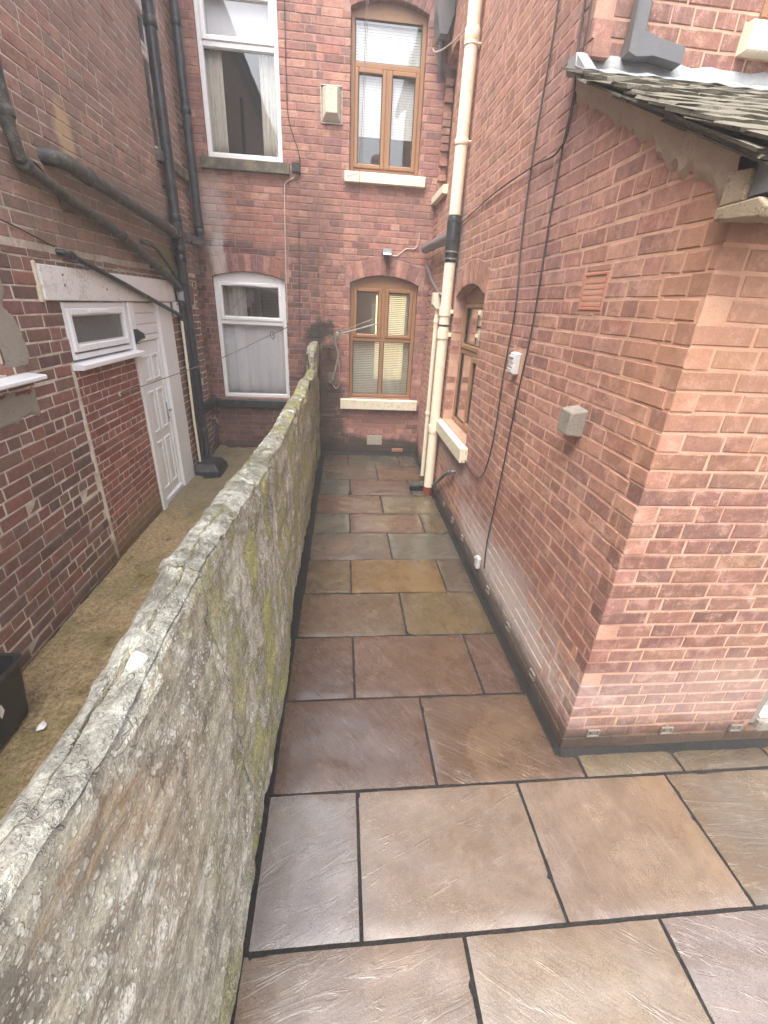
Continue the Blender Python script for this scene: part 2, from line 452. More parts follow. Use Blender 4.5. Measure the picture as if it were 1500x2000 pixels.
# ------------------------------------------------------------------ brick walls
class Arch:
    def __init__(s, u0, u1, vs, rise, d=0.21):
        s.u0, s.u1, s.vs, s.rise, s.d = u0, u1, vs, rise, d
        w = u1 - u0; s.um = (u0 + u1) / 2
        s.R = (w * w / 4 + rise * rise) / (2 * rise); s.vc = vs + rise - s.R
        s.a = math.asin(min(1, w / 2 / s.R)); s.pad = d * math.sin(s.a) * 0.75 + 0.004
        s.z0, s.z1 = u0 - s.pad, u1 + s.pad
    def ext(s, u):
        x = min(abs(u - s.um), (s.R + s.d) * 0.999)
        return s.vc + math.sqrt((s.R + s.d) ** 2 - x * x) + 0.010
    def arc(s, n=14, inset=0.0):
        return [(s.um + (s.R - inset) * math.sin(t), s.vc + (s.R - inset) * math.cos(t)) for t in np.linspace(-s.a, s.a, n)]
    def voussoirs(s, pal, rnd):
        out = []; L = 2 * s.a * (s.R + s.d * 0.5); n = max(4, int(L / 0.078)); da = 2 * s.a / n; g = 0.0035 / s.R
        for k in range(n):
            t0 = -s.a + k * da + g; t1 = t0 + da - 2 * g
            q = [(s.um + r * math.sin(t), s.vc + r * math.cos(t)) for r, t in ((s.R, t0), (s.R, t1), (s.R + s.d, t1), (s.R + s.d, t0))]
            out.append(dict(q=q, col=jitcol(rnd.choice(pal), rnd), d=rnd.uniform(0, 0.002), rect=False))
        return out
LIFT = 1.0
def jitcol(c, rnd, a=9):
    k = rnd.uniform(-a, a)
    g = 0.3 * c[0] + 0.59 * c[1] + 0.11 * c[2]
    return lin(*[min(255, max(0, g + (x - g) * 0.80 + k + rnd.uniform(-2, 2))) for x in c])

def lay(u0, u1, v0, v1, pitch, holes, arches, pal, seed, joint=0.009, L=0.236, top=None, start=None, end=None, wob=0.0012, dj=0.0015, mixed=0.12):
    """courses of bricks over a rectangle of a wall, cut round its openings"""
    rnd = random.Random(seed); out = []
    n = int(math.ceil((v1 - v0) / pitch))
    for ci in range(n):
        a = v0 + ci * pitch; b = min(a + pitch - joint, v1)
        if b - a < 0.02: continue
        s0 = u0 + (start(ci) if start else 0); s1 = u1 - (end(ci) if end else 0)
        header = (ci % 6 == 4)
        hl = L / 2
        seq = []; u = s0 - 0.6 * L + (0 if ci % 2 else hl / 2 + 0.6 * L - L) - rnd.uniform(0, 0.02)
        if start: u = s0
        if start and ci % 2 == 0: seq.append((u, u + hl * 1.5)); u += hl * 1.5
        while u < s1:
            l = hl if header else L
            if not header and rnd.random() < mixed: l = hl
            l += rnd.uniform(-0.006, 0.006); seq.append((u, u + l)); u += l
        br = {s0, s1}
        for h in holes:
            if h[2] < b and h[3] > a: br |= {h[0], h[1]}
        for A in arches:
            if A.vs < b and A.vs + A.rise + A.d + 0.01 > a: br |= {A.z0, A.z1}
        br = sorted(x for x in br if s0 <= x <= s1)
        for e0, e1 in zip(br, br[1:]):
            if e1 - e0 < 0.02: continue
            mid = (e0 + e1) / 2; lo, hi = a, b; arch = None
            for h in holes:
                if h[0] < mid < h[1] and h[2] < b and h[3] > a:
                    if h[2] <= lo + 0.004 and h[3] >= hi - 0.004: hi = lo; break
                    if h[2] > lo: hi = min(hi, h[2])
                    else: lo = max(lo, h[3])
            for A in arches:
                if A.z0 < mid < A.z1 and A.vs < b and A.vs + A.rise + A.d + 0.01 > a: arch = A
            if hi - lo < 0.014: continue
            for p, q in seq:
                x0 = max(p + (joint / 2 if p > s0 + 1e-6 else 0), e0); x1 = min(q - joint / 2, e1)
                if x1 - x0 < 0.028: continue
                if x0 == e0 and e0 > s0 + 1e-6 and arch is None and not any(abs(h[0] - e0) < 1e-6 or abs(h[1] - e0) < 1e-6 for h in holes): x0 += joint / 2
                lo0 = lo1 = lo; hi0 = hi1 = hi
                full = (x0 == p + joint / 2 and x1 == q - joint / 2 and lo == a and hi == b)
                if arch:
                    lo0, lo1 = max(lo, arch.ext(x0)), max(lo, arch.ext(x1))
                    if lo0 > hi - 0.01 and lo1 > hi - 0.01: continue
                    lo0 = min(lo0, hi - 0.004); lo1 = min(lo1, hi - 0.004)
                    if lo0 != lo or lo1 != lo: full = False
                if top:
                    t0, t1 = top(x0), top(x1)
                    hi0, hi1 = min(hi, t0), min(hi, t1)
                    if hi0 < lo0 + 0.008 and hi1 < lo1 + 0.008: continue
                    hi0 = max(hi0, lo0 + 0.003); hi1 = max(hi1, lo1 + 0.003)
                    if hi0 != hi or hi1 != hi: full = False
                w = lambda: rnd.uniform(-wob, wob)
                qd = [(x0 + w(), lo0 + w()), (x1 + w(), lo1 + w()), (x1 + w(), hi1 + w()), (x0 + w(), hi0 + w())]
                out.append(dict(q=qd, col=jitcol(rnd.choice(pal), rnd), d=rnd.uniform(-dj, dj), rect=full and min(hi - lo, x1 - x0) > 0.03))
    return out
BR_DEPTH = 0.095
def brick_geo(q, d, ch=0.0045, depth=BR_DEPTH, rnd=random):
    """front face, worn arris and sides of one brick, in (u, v, d)"""
    cx = sum(p[0] for p in q) / 4; cy = sum(p[1] for p in q) / 4
    w = max(1e-3, (abs(q[1][0] - q[0][0]) + abs(q[2][0] - q[3][0])) / 2); h = max(1e-3, (abs(q[3][1] - q[0][1]) + abs(q[2][1] - q[1][1])) / 2)
    kx = 1 - 2 * min(ch, 0.3 * w) / w; ky = 1 - 2 * min(ch, 0.3 * h) / h
    t = [rnd.uniform(-0.0012, 0.0012) for _ in range(4)]
    cj = [rnd.uniform(0, 1) ** 4 * 0.012 for _ in range(4)]          # knocked corners
    vs = [(cx + (p[0] - cx) * (kx - cj[i] / max(w, 0.05)), cy + (p[1] - cy) * (ky - 0.8 * cj[i] / max(h, 0.05)), d + t[i]) for i, p in enumerate(q)]
    vs += [(p[0], p[1], d - ch * 0.8) for p in q] + [(p[0], p[1], -depth) for p in q]
    fs = [(0, 1, 2, 3)]
    for k in range(4):
        j = (k + 1) % 4
        fs += [(4 + k, 4 + j, j, k), (8 + k, 8 + j, 4 + j, 4 + k)]
    return vs, fs
POOL = {}
def unit_bricks(mat):
    if mat.name not in POOL:
        l = []
        for k in range(14):
            rnd = random.Random(900 + k)
            lw, lh = 0.22, 0.07
            j = lambda s: rnd.uniform(-s, s)
            q = [(-.5 * lw + j(.0015), -.5 * lh + j(.0015)), (.5 * lw + j(.0015), -.5 * lh + j(.0015)), (.5 * lw + j(.0015), .5 * lh + j(.0015)), (-.5 * lw + j(.0015), .5 * lh + j(.0015))]
            vs, fs = brick_geo(q, 0, rnd=rnd)
            me = bpy.data.meshes.new('brick')
            me.from_pydata([(v[0] / lw, v[1] / lh, v[2]) for v in vs], [], fs); me.materials.append(mat); l.append(me)
        POOL[mat.name] = l
    return POOL[mat.name]
def place_bricks(house, runs, limit=300):
    """runs: (plane, bricks, mass material, single material). The largest in view become parts, the rest one part per wall"""
    cand = []
    for ri, (P, bl, mm, ms) in enumerate(runs):
        for bi, b in enumerate(bl):
            if not b['rect']: continue
            pr = [project(P.pt(*c)) for c in b['q']]
            if min(p[2] for p in pr) < 0.2: continue
            mx = sum(p[0] for p in pr) / 4; my = sum(p[1] for p in pr) / 4
            if not (-5 < mx < 1505 and -5 < my < 2005): continue
            ar = 0.5 * abs(sum(pr[i][0] * pr[(i + 1) % 4][1] - pr[(i + 1) % 4][0] * pr[i][1] for i in range(4)))
            cand.append((ar, ri, bi))
    cand.sort(reverse=True); chosen = {(r, b) for _, r, b in cand[:limit]}
    hp = world_loc(house); rnd = random.Random(5)
    for ri, (P, bl, mm, ms) in enumerate(runs):
        mass = MB(); pool = unit_bricks(ms)
        rot = Matrix((P.u, P.v, P.n)).transposed().to_euler()
        for bi, b in enumerate(bl):
            if (ri, bi) in chosen:
                q = b['q']; u0 = min(q[0][0], q[3][0]); u1 = max(q[1][0], q[2][0]); v0 = min(q[0][1], q[1][1]); v1 = max(q[2][1], q[3][1])
                o = bpy.data.objects.new('brick', rnd.choice(pool)); COL.objects.link(o); o.parent = house
                o.location = P.pt((u0 + u1) / 2, (v0 + v1) / 2, b['d']) - hp
                o.rotation_euler = rot; o.scale = (u1 - u0, v1 - v0, 1); o.color = b['col']
            else:
                vs, fs = brick_geo(b['q'], b['d'], rnd=rnd)
                mass.add([P.pt(*v) for v in vs], fs, b['col'])
        if mass.f: tag(mass.build('brickwork', mm, house), kind='stuff')

def panel(P, u0, u1, v0, v1, holes, arches, front, thick, house, name, mat):
    """the mortar and core of a wall: solid, with its openings and their reveals"""
    us = sorted({u0, u1} | {x for h in holes for x in h[:2] if u0 < x < u1}); vs_ = sorted({v0, v1} | {x for h in holes for x in h[2:] if v0 < x < v1})
    holes = [(h[0] - 0.004, h[1] + 0.004, h[2], h[3]) if len(h) == 4 else h for h in holes]
    us = sorted({u0, u1} | {x for h in holes for x in h[:2] if u0 < x < u1})
    hole = lambda u, v: any(h[0] < u < h[1] and h[2] < v < h[3] for h in holes)
    S = [[(not hole((us[i] + us[i + 1]) / 2, (vs_[j] + vs_[j + 1]) / 2)) for j in range(len(vs_) - 1)] for i in range(len(us) - 1)]
    m_ = MB(); b = front - thick
    def quad(a): m_.add([P.pt(*x) for x in a], [(0, 1, 2, 3)])
    for i in range(len(us) - 1):
        for j in range(len(vs_) - 1):
            if not S[i][j]: continue
            A, B, C, D = us[i], us[i + 1], vs_[j], vs_[j + 1]
            quad([(A, C, front), (B, C, front), (B, D, front), (A, D, front)])
            quad([(B, C, b), (A, C, b), (A, D, b), (B, D, b)])
            g = lambda x, y: 0 <= x < len(us) - 1 and 0 <= y < len(vs_) - 1 and S[x][y]
            if not g(i - 1, j): quad([(A, C, b), (A, C, front), (A, D, front), (A, D, b)])
            if not g(i + 1, j): quad([(B, C, front), (B, C, b), (B, D, b), (B, D, front)])
            if not g(i, j - 1): quad([(A, C, b), (B, C, b), (B, C, front), (A, C, front)])
            if not g(i, j + 1): quad([(A, D, front), (B, D, front), (B, D, b), (A, D, b)])
    for A in arches:           # infill between the arc and the square top of the opening
        pts = [(A.um + (x - A.um) * 1.008, y + 0.003) for x, y in A.arc()]; t = A.vs + A.rise
        for (x0, y0), (x1, y1) in zip(pts, pts[1:]):
            m_.prism([P.pt(x0, y0, front), P.pt(x1, y1, front), P.pt(x1, t + 0.001, front), P.pt(x0, t + 0.001, front)], P.n * -thick)
    return m_.build(name, mat, house)

def opening(u0, u1, v0, v1, rise=0.0):
    return (u0, u1, v0, v1 + rise), (Arch(u0, u1, v1, rise) if rise else None)

PAL_R = [(170, 120, 105), (160, 111, 98), (150, 105, 96), (178, 128, 110), (142, 100, 94), (166, 115, 104), (184, 136, 114), (132, 94, 90), (164, 108, 92), (154, 114, 106)]
PAL_R = [(min(255, c[0] * 1.08), c[1] * 1.035, c[2] * 0.975) for c in PAL_R]
PAL_F0 = [(176, 122, 102), (166, 112, 96), (158, 108, 96), (184, 132, 108), (150, 102, 94), (172, 118, 104), (190, 142, 112), (140, 98, 92)]
mf_ = [sum(c[k] for c in PAL_F0) / len(PAL_F0) for k in range(3)]
PAL_F = [tuple(c[k] * 0.5 * 0.86 + mf_[k] * 0.5 * 0.86 for k in range(3)) for c in PAL_F0]
PAL_B = [(152, 102, 92), (142, 95, 88), (160, 110, 97), (136, 90, 85), (148, 100, 94), (166, 118, 104), (124, 86, 82), (156, 100, 88)]
PAL_B = [(min(255, c[0] * 1.12), c[1] * 1.11, c[2] * 1.06) for c in PAL_B]
PAL_BL = [(138, 94, 87), (128, 86, 80), (146, 100, 90), (120, 80, 76), (150, 92, 80), (112, 80, 76)]
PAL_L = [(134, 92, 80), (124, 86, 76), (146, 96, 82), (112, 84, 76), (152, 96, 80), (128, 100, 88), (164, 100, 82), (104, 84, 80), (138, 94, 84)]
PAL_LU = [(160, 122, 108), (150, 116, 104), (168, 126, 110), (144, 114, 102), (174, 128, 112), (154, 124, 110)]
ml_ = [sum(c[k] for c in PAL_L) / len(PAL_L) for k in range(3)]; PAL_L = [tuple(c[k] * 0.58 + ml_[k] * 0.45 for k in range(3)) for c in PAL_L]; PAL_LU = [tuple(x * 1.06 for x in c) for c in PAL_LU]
PAL_INF = [(164, 92, 76), (152, 84, 72), (170, 100, 82), (144, 84, 76), (158, 90, 78)]

house_l = thing('terraced_house', (-1.12, 7.1, 0), 'dark brick terraced house beyond the stone wall with white windows and white door', 'house', 'terraced houses')
house_r = thing('terraced_house', (0.55, 7.1, 0), 'pinkish brick terraced house over the paved alley, with brown framed windows and cream sills', 'house', 'terraced houses')
outhouse = thing('outhouse', (2.3, 2.3, 0), 'low brick lean-to with a stone slate roof at the near corner of the alley', 'outbuilding')

PARTY = -0.31
# back wall of the left house
hb1, ab1 = opening(-1.78, -0.79, 0.86, 2.50, 0.08)
hb2, ab2 = opening(-1.68, -0.75, 3.83, 5.40, 0.09)
hb3, ab3 = opening(0.12, 1.10, 0.91, 2.52, 0.11)
hb4, ab4 = opening(0.09, 1.00, 3.80, 5.33, 0.10)
top_b = 6.25
bl_back = lay(XL, PARTY, 0.04, 2.95, 0.0785, [hb1, (-1.90, -0.74, 0.71, 0.86)], [ab1], PAL_BL, 11) + lay(XL, PARTY, 2.945, top_b, 0.0785, [hb2, (-1.76, -0.67, 3.70, 3.83)], [ab2], PAL_B, 12)
bl_back += ab1.voussoirs(PAL_B, random.Random(3)) + ab2.voussoirs(PAL_B, random.Random(4))
br_back = lay(PARTY, XR, 0.04, top_b, 0.0785, [hb3, hb4, (-0.01, 1.20, 0.74, 0.91), (0.03, 1.08, 3.67, 3.80)], [ab3, ab4], PAL_B, 13)
br_back += ab3.voussoirs(PAL_B, random.Random(5)) + ab4.voussoirs(PAL_BL, random.Random(6))
panel(BACK, XL - 4, PARTY, -0.2, top_b, [hb1, hb2], [ab1, ab2], -0.004, 0.24, house_l, 'back_wall', M_mort_b)
panel(BACK, PARTY, XR + 4, -0.2, top_b, [hb3, hb4], [ab3, ab4], -0.004, 0.24, house_r, 'back_wall', M_mort_b)

# side wall of the left house's rear wing
EAVE_L, EAVE_R = 6.10, 5.72
hl0, al0 = opening(2.05, 2.82, 1.78, 2.55)
hl1 = (3.53, 4.55, 1.75, 2.17); hl2 = (4.55, 5.66, 0.05, 2.17)
hl3, al3 = opening(5.95, 6.58, 0.91, 2.14, 0.06)
hl4, al4 = opening(5.92, 6.50, 3.62, 4.85, 0.06)
infill = (3.47, 4.55, 0.0, 1.75)
lw_holes = [hl0, hl1, hl2, hl3, hl4, infill, (5.9, 7.02, 0.78, 0.91), (5.88, 7.02, 3.50, 3.62)]
LY0 = -2.5
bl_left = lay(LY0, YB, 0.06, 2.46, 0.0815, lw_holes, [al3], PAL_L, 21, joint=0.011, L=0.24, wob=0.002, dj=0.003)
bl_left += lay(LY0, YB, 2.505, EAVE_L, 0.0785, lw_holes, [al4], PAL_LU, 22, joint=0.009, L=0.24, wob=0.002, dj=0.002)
bl_left += al3.voussoirs(PAL_L, random.Random(8)) + al4.voussoirs(PAL_LU, random.Random(9))
bl_inf = lay(3.515, 4.53, 0.06, 1.70, 0.0665, [], [], PAL_INF, 23, joint=0.008, L=0.218, wob=0.0015)
panel(LEFT, LY0, YB - 0.24, -0.2, EAVE_L, [hl0, hl1, hl2, hl3, hl4], [al3, al4], -0.0035, 0.23, house_l, 'wing_wall', M_mort_l)
mean_r = [sum(c[k] for c in PAL_R) / len(PAL_R) for k in range(3)]
PAL_R = [tuple(c[k] * 0.45 + mean_r[k] * 0.55 for k in range(3)) for c in PAL_R]
PAL_F = [(c[0] * 1.0, c[1] * 0.97, c[2] * 0.93) for c in PAL_F]
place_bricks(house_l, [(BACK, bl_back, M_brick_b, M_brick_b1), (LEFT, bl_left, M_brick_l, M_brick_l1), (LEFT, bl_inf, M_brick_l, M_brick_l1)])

# side and end walls of the right house's rear wing
hr1, ar1 = opening(-5.28, -4.20, 1.02, 2.37, 0.11)
hr2, ar2 = opening(-6.95, -6.33, 3.60, 4.85, 0.07)
rw_holes = [hr1, hr2, (-5.50, -4.09, 0.86, 1.02), (-7.02, -6.28, 3.49, 3.60), (-3.30, -3.06, 1.80, 2.03)]
ROOF0, RSL = 2.700, 0.459                    # lean-to roof: underside height at y = 1.47 and slope
roof_u = lambda y: ROOF0 + (y - 1.47) * RSL
PITR = 0.0792
corner_s = lambda ci: 0.105 if ci % 2 else 0.0
all_side = lay(-YB, -YF, 0.035, EAVE_R, PITR, rw_holes + [(-2.475, -2.235, 2.27, 2.45)], [ar1, ar2], PAL_R, 31, joint=0.010, L=0.238, end=corner_s, dj=0.0008, wob=0.0022)
all_side += ar1.voussoirs(PAL_R, random.Random(10)) + ar2.voussoirs(PAL_R, random.Random(11))
wing_b, out_b = [], []
for b in all_side:
    uc = sum(p[0] for p in b['q']) / 4
    if uc < -YE: wing_b.append(b)
    else:
        t = [roof_u(-p[0]) - 0.03 for p in b['q']]
        lo = min(b['q'][0][1] - t[0], b['q'][1][1] - t[1])
        if lo > -0.012: continue
        q = list(b['q'])
        for k, o_ in ((2, 1), (3, 0)):
            if q[o_][1] > t[k] - 0.003: q[o_] = (q[o_][0], t[k] - 0.003); b['rect'] = False
            if q[k][1] > t[k]: q[k] = (q[k][0], max(t[k], q[o_][1] + 0.003)); b['rect'] = False
        b['q'] = q; out_b.append(b)
# the end wall of the wing, facing the camera above the lean-to roof
hsill = (2.06, 3.3, 3.52, 3.66); hew = (2.13, 3.2, 3.66, 4.9)
end_b = lay(XR, 4.6, 3.30, 6.6, PITR, [hsill, hew], [], [tuple(x * 0.84 for x in c) for c in PAL_R], 33, L=0.238, start=lambda ci: 0.105 if ci % 2 == 0 else 0.0)
panel(RIGHT, -(YB - 0.24), -YE - 0.24, -0.2, EAVE_R, [hr1, hr2], [ar1, ar2], -0.0018, 0.23, house_r, 'wing_wall', M_mort_r)
panel(ENDW, XR + 0.003, 4.6, -0.2, 6.6, [hew], [], -0.003, 0.235, house_r, 'wing_end_wall', M_mort_r)
place_bricks(house_r, [(BACK, br_back, M_brick_b, M_brick_b1), (RIGHT, wing_b, M_brick_r, M_brick_r1), (ENDW, end_b, M_brick_r, M_brick_r1)])

# the lean-to
hfd = (2.37, 3.25, 0.10, 2.12)
fr_b = lay(XR, 4.2, 0.035, 2.60, PITR, [hfd], [], PAL_F, 41, joint=0.0095, L=0.238, start=lambda ci: 0.105 if ci % 2 == 0 else 0.0, mixed=0.2, wob=0.0022)
mw = MB()
SIDE_T = 0.22
mw.prism([(XR + 0.0018, YE - 0.003, -0.2), (XR + 0.0018, YE - 0.003, roof_u(YE) - 0.01), (XR + 0.0018, YF + 0.2235, roof_u(YF + 0.2235) - 0.01), (XR + 0.0018, YF + 0.2235, -0.2)], (SIDE_T, 0, 0))
mw.build('side_wall', M_mort_r, outhouse)
panel(FRONT, XR + 0.003, 4.2, -0.2, 2.66, [hfd], [], -0.003, 0.22, outhouse, 'front_wall', M_mort_r)
place_bricks(outhouse, [(RIGHT, out_b, M_brick_r, M_brick_r1), (FRONT, fr_b, M_brick_r, M_brick_r1)])
# ------------------------------------------------------------------ windows, doors, sills
def sub(parent, name, mb, mat, smooth=False): return mb.build(name, mat, parent, smooth)
def window(house, P, u0, u1, v0, v1, rec, mat, panes, bars=(), fw=0.055, arch=None, glass=None, label=None, trickle=None, room=0.9, roommat=None):
    """outer frame (the part) with sashes, panes and vents as sub-parts"""
    f = MB(); d1 = -rec; d0 = -rec - 0.065; g = 0.003
    f.pbox(P, u0 + g, u0 + fw, v0 + g, v1, d0, d1, 0.006); f.pbox(P, u1 - fw, u1 - g, v0 + g, v1, d0, d1, 0.006)
    f.pbox(P, u0 + fw, u1 - fw, v0 + g, v0 + fw, d0, d1 - 0.001, 0.006)
    if arch:
        pts = arch.arc(14, 0.004)
        f.prism([P.pt(u0 + g, v1 - fw, d1 - 0.002), P.pt(u1 - g, v1 - fw, d1 - 0.002)] + [P.pt(x, max(y, v1 - fw + 0.01), d1 - 0.002) for x, y in reversed(pts)], P.n * (d0 - d1))
    else: f.pbox(P, u0 + fw, u1 - fw, v1 - fw, v1 - g, d0, d1 - 0.001, 0.006)
    for k, a, b, c in bars:
        if k == 'h': f.pbox(P, b, c, a - 0.027, a + 0.027, d0 + 0.004, d1 - 0.002, 0.006)
        else: f.pbox(P, a - 0.027, a + 0.027, b, c, d0 + 0.006, d1 - 0.003, 0.006)
    w = f.build('window', mat, house, origin=P.pt((u0 + u1) / 2, v0, -rec))
    if label: w['label'] = label
    for a, b, c, e, sash in panes:
        if sash:
            s = MB(); k = 0.048; q0, q1 = d1 - 0.04, d1 + 0.012
            s.pbox(P, a, a + k, c, e, q0, q1, 0.008); s.pbox(P, b - k, b, c, e, q0, q1, 0.008)
            s.pbox(P, a + k, b - k, c, c + k, q0, q1 - 0.001, 0.008); s.pbox(P, a + k, b - k, e - k, e, q0, q1 - 0.001, 0.008)
            s.build('sash', mat, w); a, b, c, e = a + k, b - k, c + k, e - k
        G = MB(); G.pbox(P, a - 0.004, b + 0.004, c - 0.004, e + 0.004, d1 - 0.034, d1 - 0.028, 0.001)
        G.build('pane', glass or M_glass, w)
        bd = MB()                                        # glazing bead and gasket
        for x0, x1, y0, y1 in ((a, a + 0.009, c, e), (b - 0.009, b, c, e), (a + 0.009, b - 0.009, c, c + 0.009), (a + 0.009, b - 0.009, e - 0.009, e)):
            bd.pbox(P, x0, x1, y0, y1, d1 - 0.029, d1 - 0.014, 0.002)
        bd.build('gasket', M_blackpaint if mat is not M_white else M_greyplastic, w)
    if trickle:
        t = MB(); t.pbox(P, trickle[0], trickle[1], trickle[2] - 0.012, trickle[2] + 0.012, d1 + 0.011, d1 + 0.026, 0.004); t.build('trickle_vent', mat, w)
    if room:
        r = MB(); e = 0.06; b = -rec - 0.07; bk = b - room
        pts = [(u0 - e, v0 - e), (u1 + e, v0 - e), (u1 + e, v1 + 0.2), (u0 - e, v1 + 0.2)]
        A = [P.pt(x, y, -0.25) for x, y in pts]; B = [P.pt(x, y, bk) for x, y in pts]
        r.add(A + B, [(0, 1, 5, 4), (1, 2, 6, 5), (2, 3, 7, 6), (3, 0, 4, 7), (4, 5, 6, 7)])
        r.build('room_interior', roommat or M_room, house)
    return w
def sill(house, P, u0, u1, v0, v1, proud, mat, name='window_sill', slope=0.012, back=0.12, label=None):
    s = MB(); c = 0.006
    prof = [(-back, v0), (proud - c, v0), (proud, v0 + c), (proud, v1 - slope - c), (proud - c, v1 - slope), (-back, v1)]
    s.prism([P.pt(u0, y, d) for d, y in prof], P.u * (u1 - u0))
    o = s.build(name, mat, house, origin=P.pt((u0 + u1) / 2, v0, 0))
    if label: o['label'] = label
    return o
def blind(P, u0, u1, v0, v1, d, mat, label, pitch=0.026, tilt=38, group='venetian blinds in the windows'):
    t = thing('venetian_blind', P.pt((u0 + u1) / 2, v1, d), label, 'blind', group)
    s = MB(); n = int((v1 - v0 - 0.03) / pitch); a = R(tilt); hw = 0.0125
    for k in range(n):
        v = v0 + 0.012 + k * pitch; dv = hw * math.sin(a); dd = hw * math.cos(a)
        s.add([P.pt(u0, v - dv, d + dd), P.pt(u1, v - dv, d + dd), P.pt(u1, v + dv, d - dd), P.pt(u0, v + dv, d - dd),
               P.pt(u0, v - dv - .001, d + dd), P.pt(u1, v - dv - .001, d + dd), P.pt(u1, v + dv - .001, d - dd), P.pt(u0, v + dv - .001, d - dd)],
              [(0, 1, 2, 3), (7, 6, 5, 4), (4, 5, 1, 0), (6, 7, 3, 2)])
    tag(s.build('slat', mat, t), kind='stuff')
    h = MB(); h.pbox(P, u0, u1, v1 - 0.03, v1, d - 0.018, d + 0.018, 0.003); h.pbox(P, u0, u1, v0 - 0.004, v0 + 0.008, d - 0.012, d + 0.012, 0.003); h.build('rail', mat, t)
    c = MB()
    for f in (0.2, 0.8): c.tube([P.pt(u0 + (u1 - u0) * f, v0, d + 0.014), P.pt(u0 + (u1 - u0) * f, v1, d + 0.014)], 0.0012, 5)
    c.build('cord', mat, t)
    return t
def curtain(P, u0, u1, v0, v1, d, mat, label, waves=7, amp=0.02, name='curtain', group=None):
    s = MB(); n = waves * 8; rnd = random.Random(int(u0 * 100)); ph = [rnd.uniform(0, 6) for _ in range(3)]
    vs = []; fs = []
    for j in range(7):
        v = v0 + (v1 - v0) * j / 6
        for i in range(n + 1):
            x = i / n; k = 0.6 + 0.4 * (1 - j / 6)
            dd = d + amp * k * (math.sin(x * waves * 6.28 + ph[0]) + 0.5 * math.sin(x * waves * 2.7 + ph[1] + j * 0.2))
            vs.append(P.pt(u0 + (u1 - u0) * x, v, dd))
    for j in range(6):
        for i in range(n):
            a = j * (n + 1) + i; fs.append((a, a + 1, a + n + 2, a + n + 1))
    s.add(vs, fs); o = s.build(name, mat, None, True)
    sm = o.modifiers.new('thickness', 'SOLIDIFY'); sm.thickness = 0.002
    return tag(o, label, 'curtain', group)

# left house, back wall
WG = None
window(house_l, BACK, -1.78, -0.79, 0.86, 2.50, 0.05, M_white, [(-1.725, -0.845, 1.955, 2.445, True), (-1.725, -0.845, 0.915, 1.90, False)], [('h', 1.928, -1.725, -0.845)], arch=ab1,
       label='lower white window with net curtain', trickle=(-1.48, -1.18, 2.42), room=1.1)
sill(house_l, BACK, -1.90, -0.74, 0.72, 0.85, 0.07, M_blackpaint, label='black painted sill')
curtain(BACK, -1.74, -0.83, 0.90, 1.93, -0.14, M_net, 'white net curtain across the lower pane of the left house window', 6, 0.010, 'net_curtain')
curtain(BACK, -1.74, -1.40, 1.93, 2.46, -0.30, M_curtain, 'beige curtain hanging behind the top pane above the net curtain', 5, 0.022)
window(house_l, BACK, -1.68, -0.75, 3.83, 5.40, 0.045, M_white, [(-1.625, -0.805, 4.925, 5.345, True), (-1.625, -0.805, 3.885, 4.87, False)], [('h', 4.898, -1.625, -0.805)], arch=ab2,
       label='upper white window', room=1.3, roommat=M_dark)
sill(house_l, BACK, -1.76, -0.67, 3.70, 3.83, 0.06, M_darkstone, label='sooty stone sill')
curtain(BACK, -1.64, -1.44, 3.86, 4.88, -0.16, M_curtain, 'pale curtain gathered at the left side of the upper white window', 5, 0.02)
curtain(BACK, -1.00, -0.79, 3.86, 4.88, -0.16, M_curtain, 'pale curtain gathered at the right side of the upper white window', 5, 0.02)
curtain(BACK, -1.64, -0.79, 4.88, 5.40, -0.135, M_net, 'pale blind drawn down behind the top light of the upper white window', 1, 0.004, 'roller_blind')
# left house, side windows
window(house_l, LEFT, 5.95, 6.58, 0.91, 2.14, 0.05, M_white, [(6.0, 6.53, 0.965, 2.085, False)], arch=al3, label='narrow side window behind the black pipes')
sill(house_l, LEFT, 5.90, 6.955, 0.785, 0.905, 0.06, M_blackpaint, label='black painted sill')
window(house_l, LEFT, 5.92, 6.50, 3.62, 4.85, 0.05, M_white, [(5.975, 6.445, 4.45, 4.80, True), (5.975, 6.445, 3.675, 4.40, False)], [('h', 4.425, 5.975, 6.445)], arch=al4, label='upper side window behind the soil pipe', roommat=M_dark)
sill(house_l, LEFT, 5.88, 6.965, 3.505, 3.615, 0.06, M_darkstone)
window(house_l, LEFT, 2.05, 2.82, 1.78, 2.55, 0.05, M_white, [(2.105, 2.765, 1.835, 2.495, True)])
sill(house_l, LEFT, 2.0, 3.0, 1.735, 1.775, 0.11, M_white, label='white plastic sill set in a cement patch')
# white panel, small window and door of the left house
b = MB(); b.pbox(LEFT, 3.35, 5.81, 2.175, 2.385, -0.01, 0.022, 0.004); bo = b.build('lintel_board', M_whitedirty, house_l)
b = MB(); b.pbox(LEFT, 3.318, 3.347, 2.165, 2.40, -0.01, 0.012, 0.004); b.build('lintel_edge_strip', M_creamchip, house_l)
b = MB()
for y, z in ((3.60, 2.335), (3.60, 2.27), (4.2, 2.26)):
    b.tube([LEFT.pt(y, z, 0.021), LEFT.pt(y, z, 0.026)], 0.007, 8)
b.build('screw', M_blackpaint, house_l)
window(house_l, LEFT, 3.535, 4.535, 1.775, 2.165, 0.0, M_white, [(3.575, 4.495, 1.83, 2.125, True)], fw=0.04, glass=M_glasso, label='small obscured window beside the door', trickle=(3.85, 4.15, 2.10))
sill(house_l, LEFT, 3.50, 4.60, 1.715, 1.765, 0.075, M_white, label='white plastic sill')
dj = MB(); dj.pbox(LEFT, 4.555, 4.665, 0.06, 2.165, -0.10, 0.016, 0.005)      # post between window and door
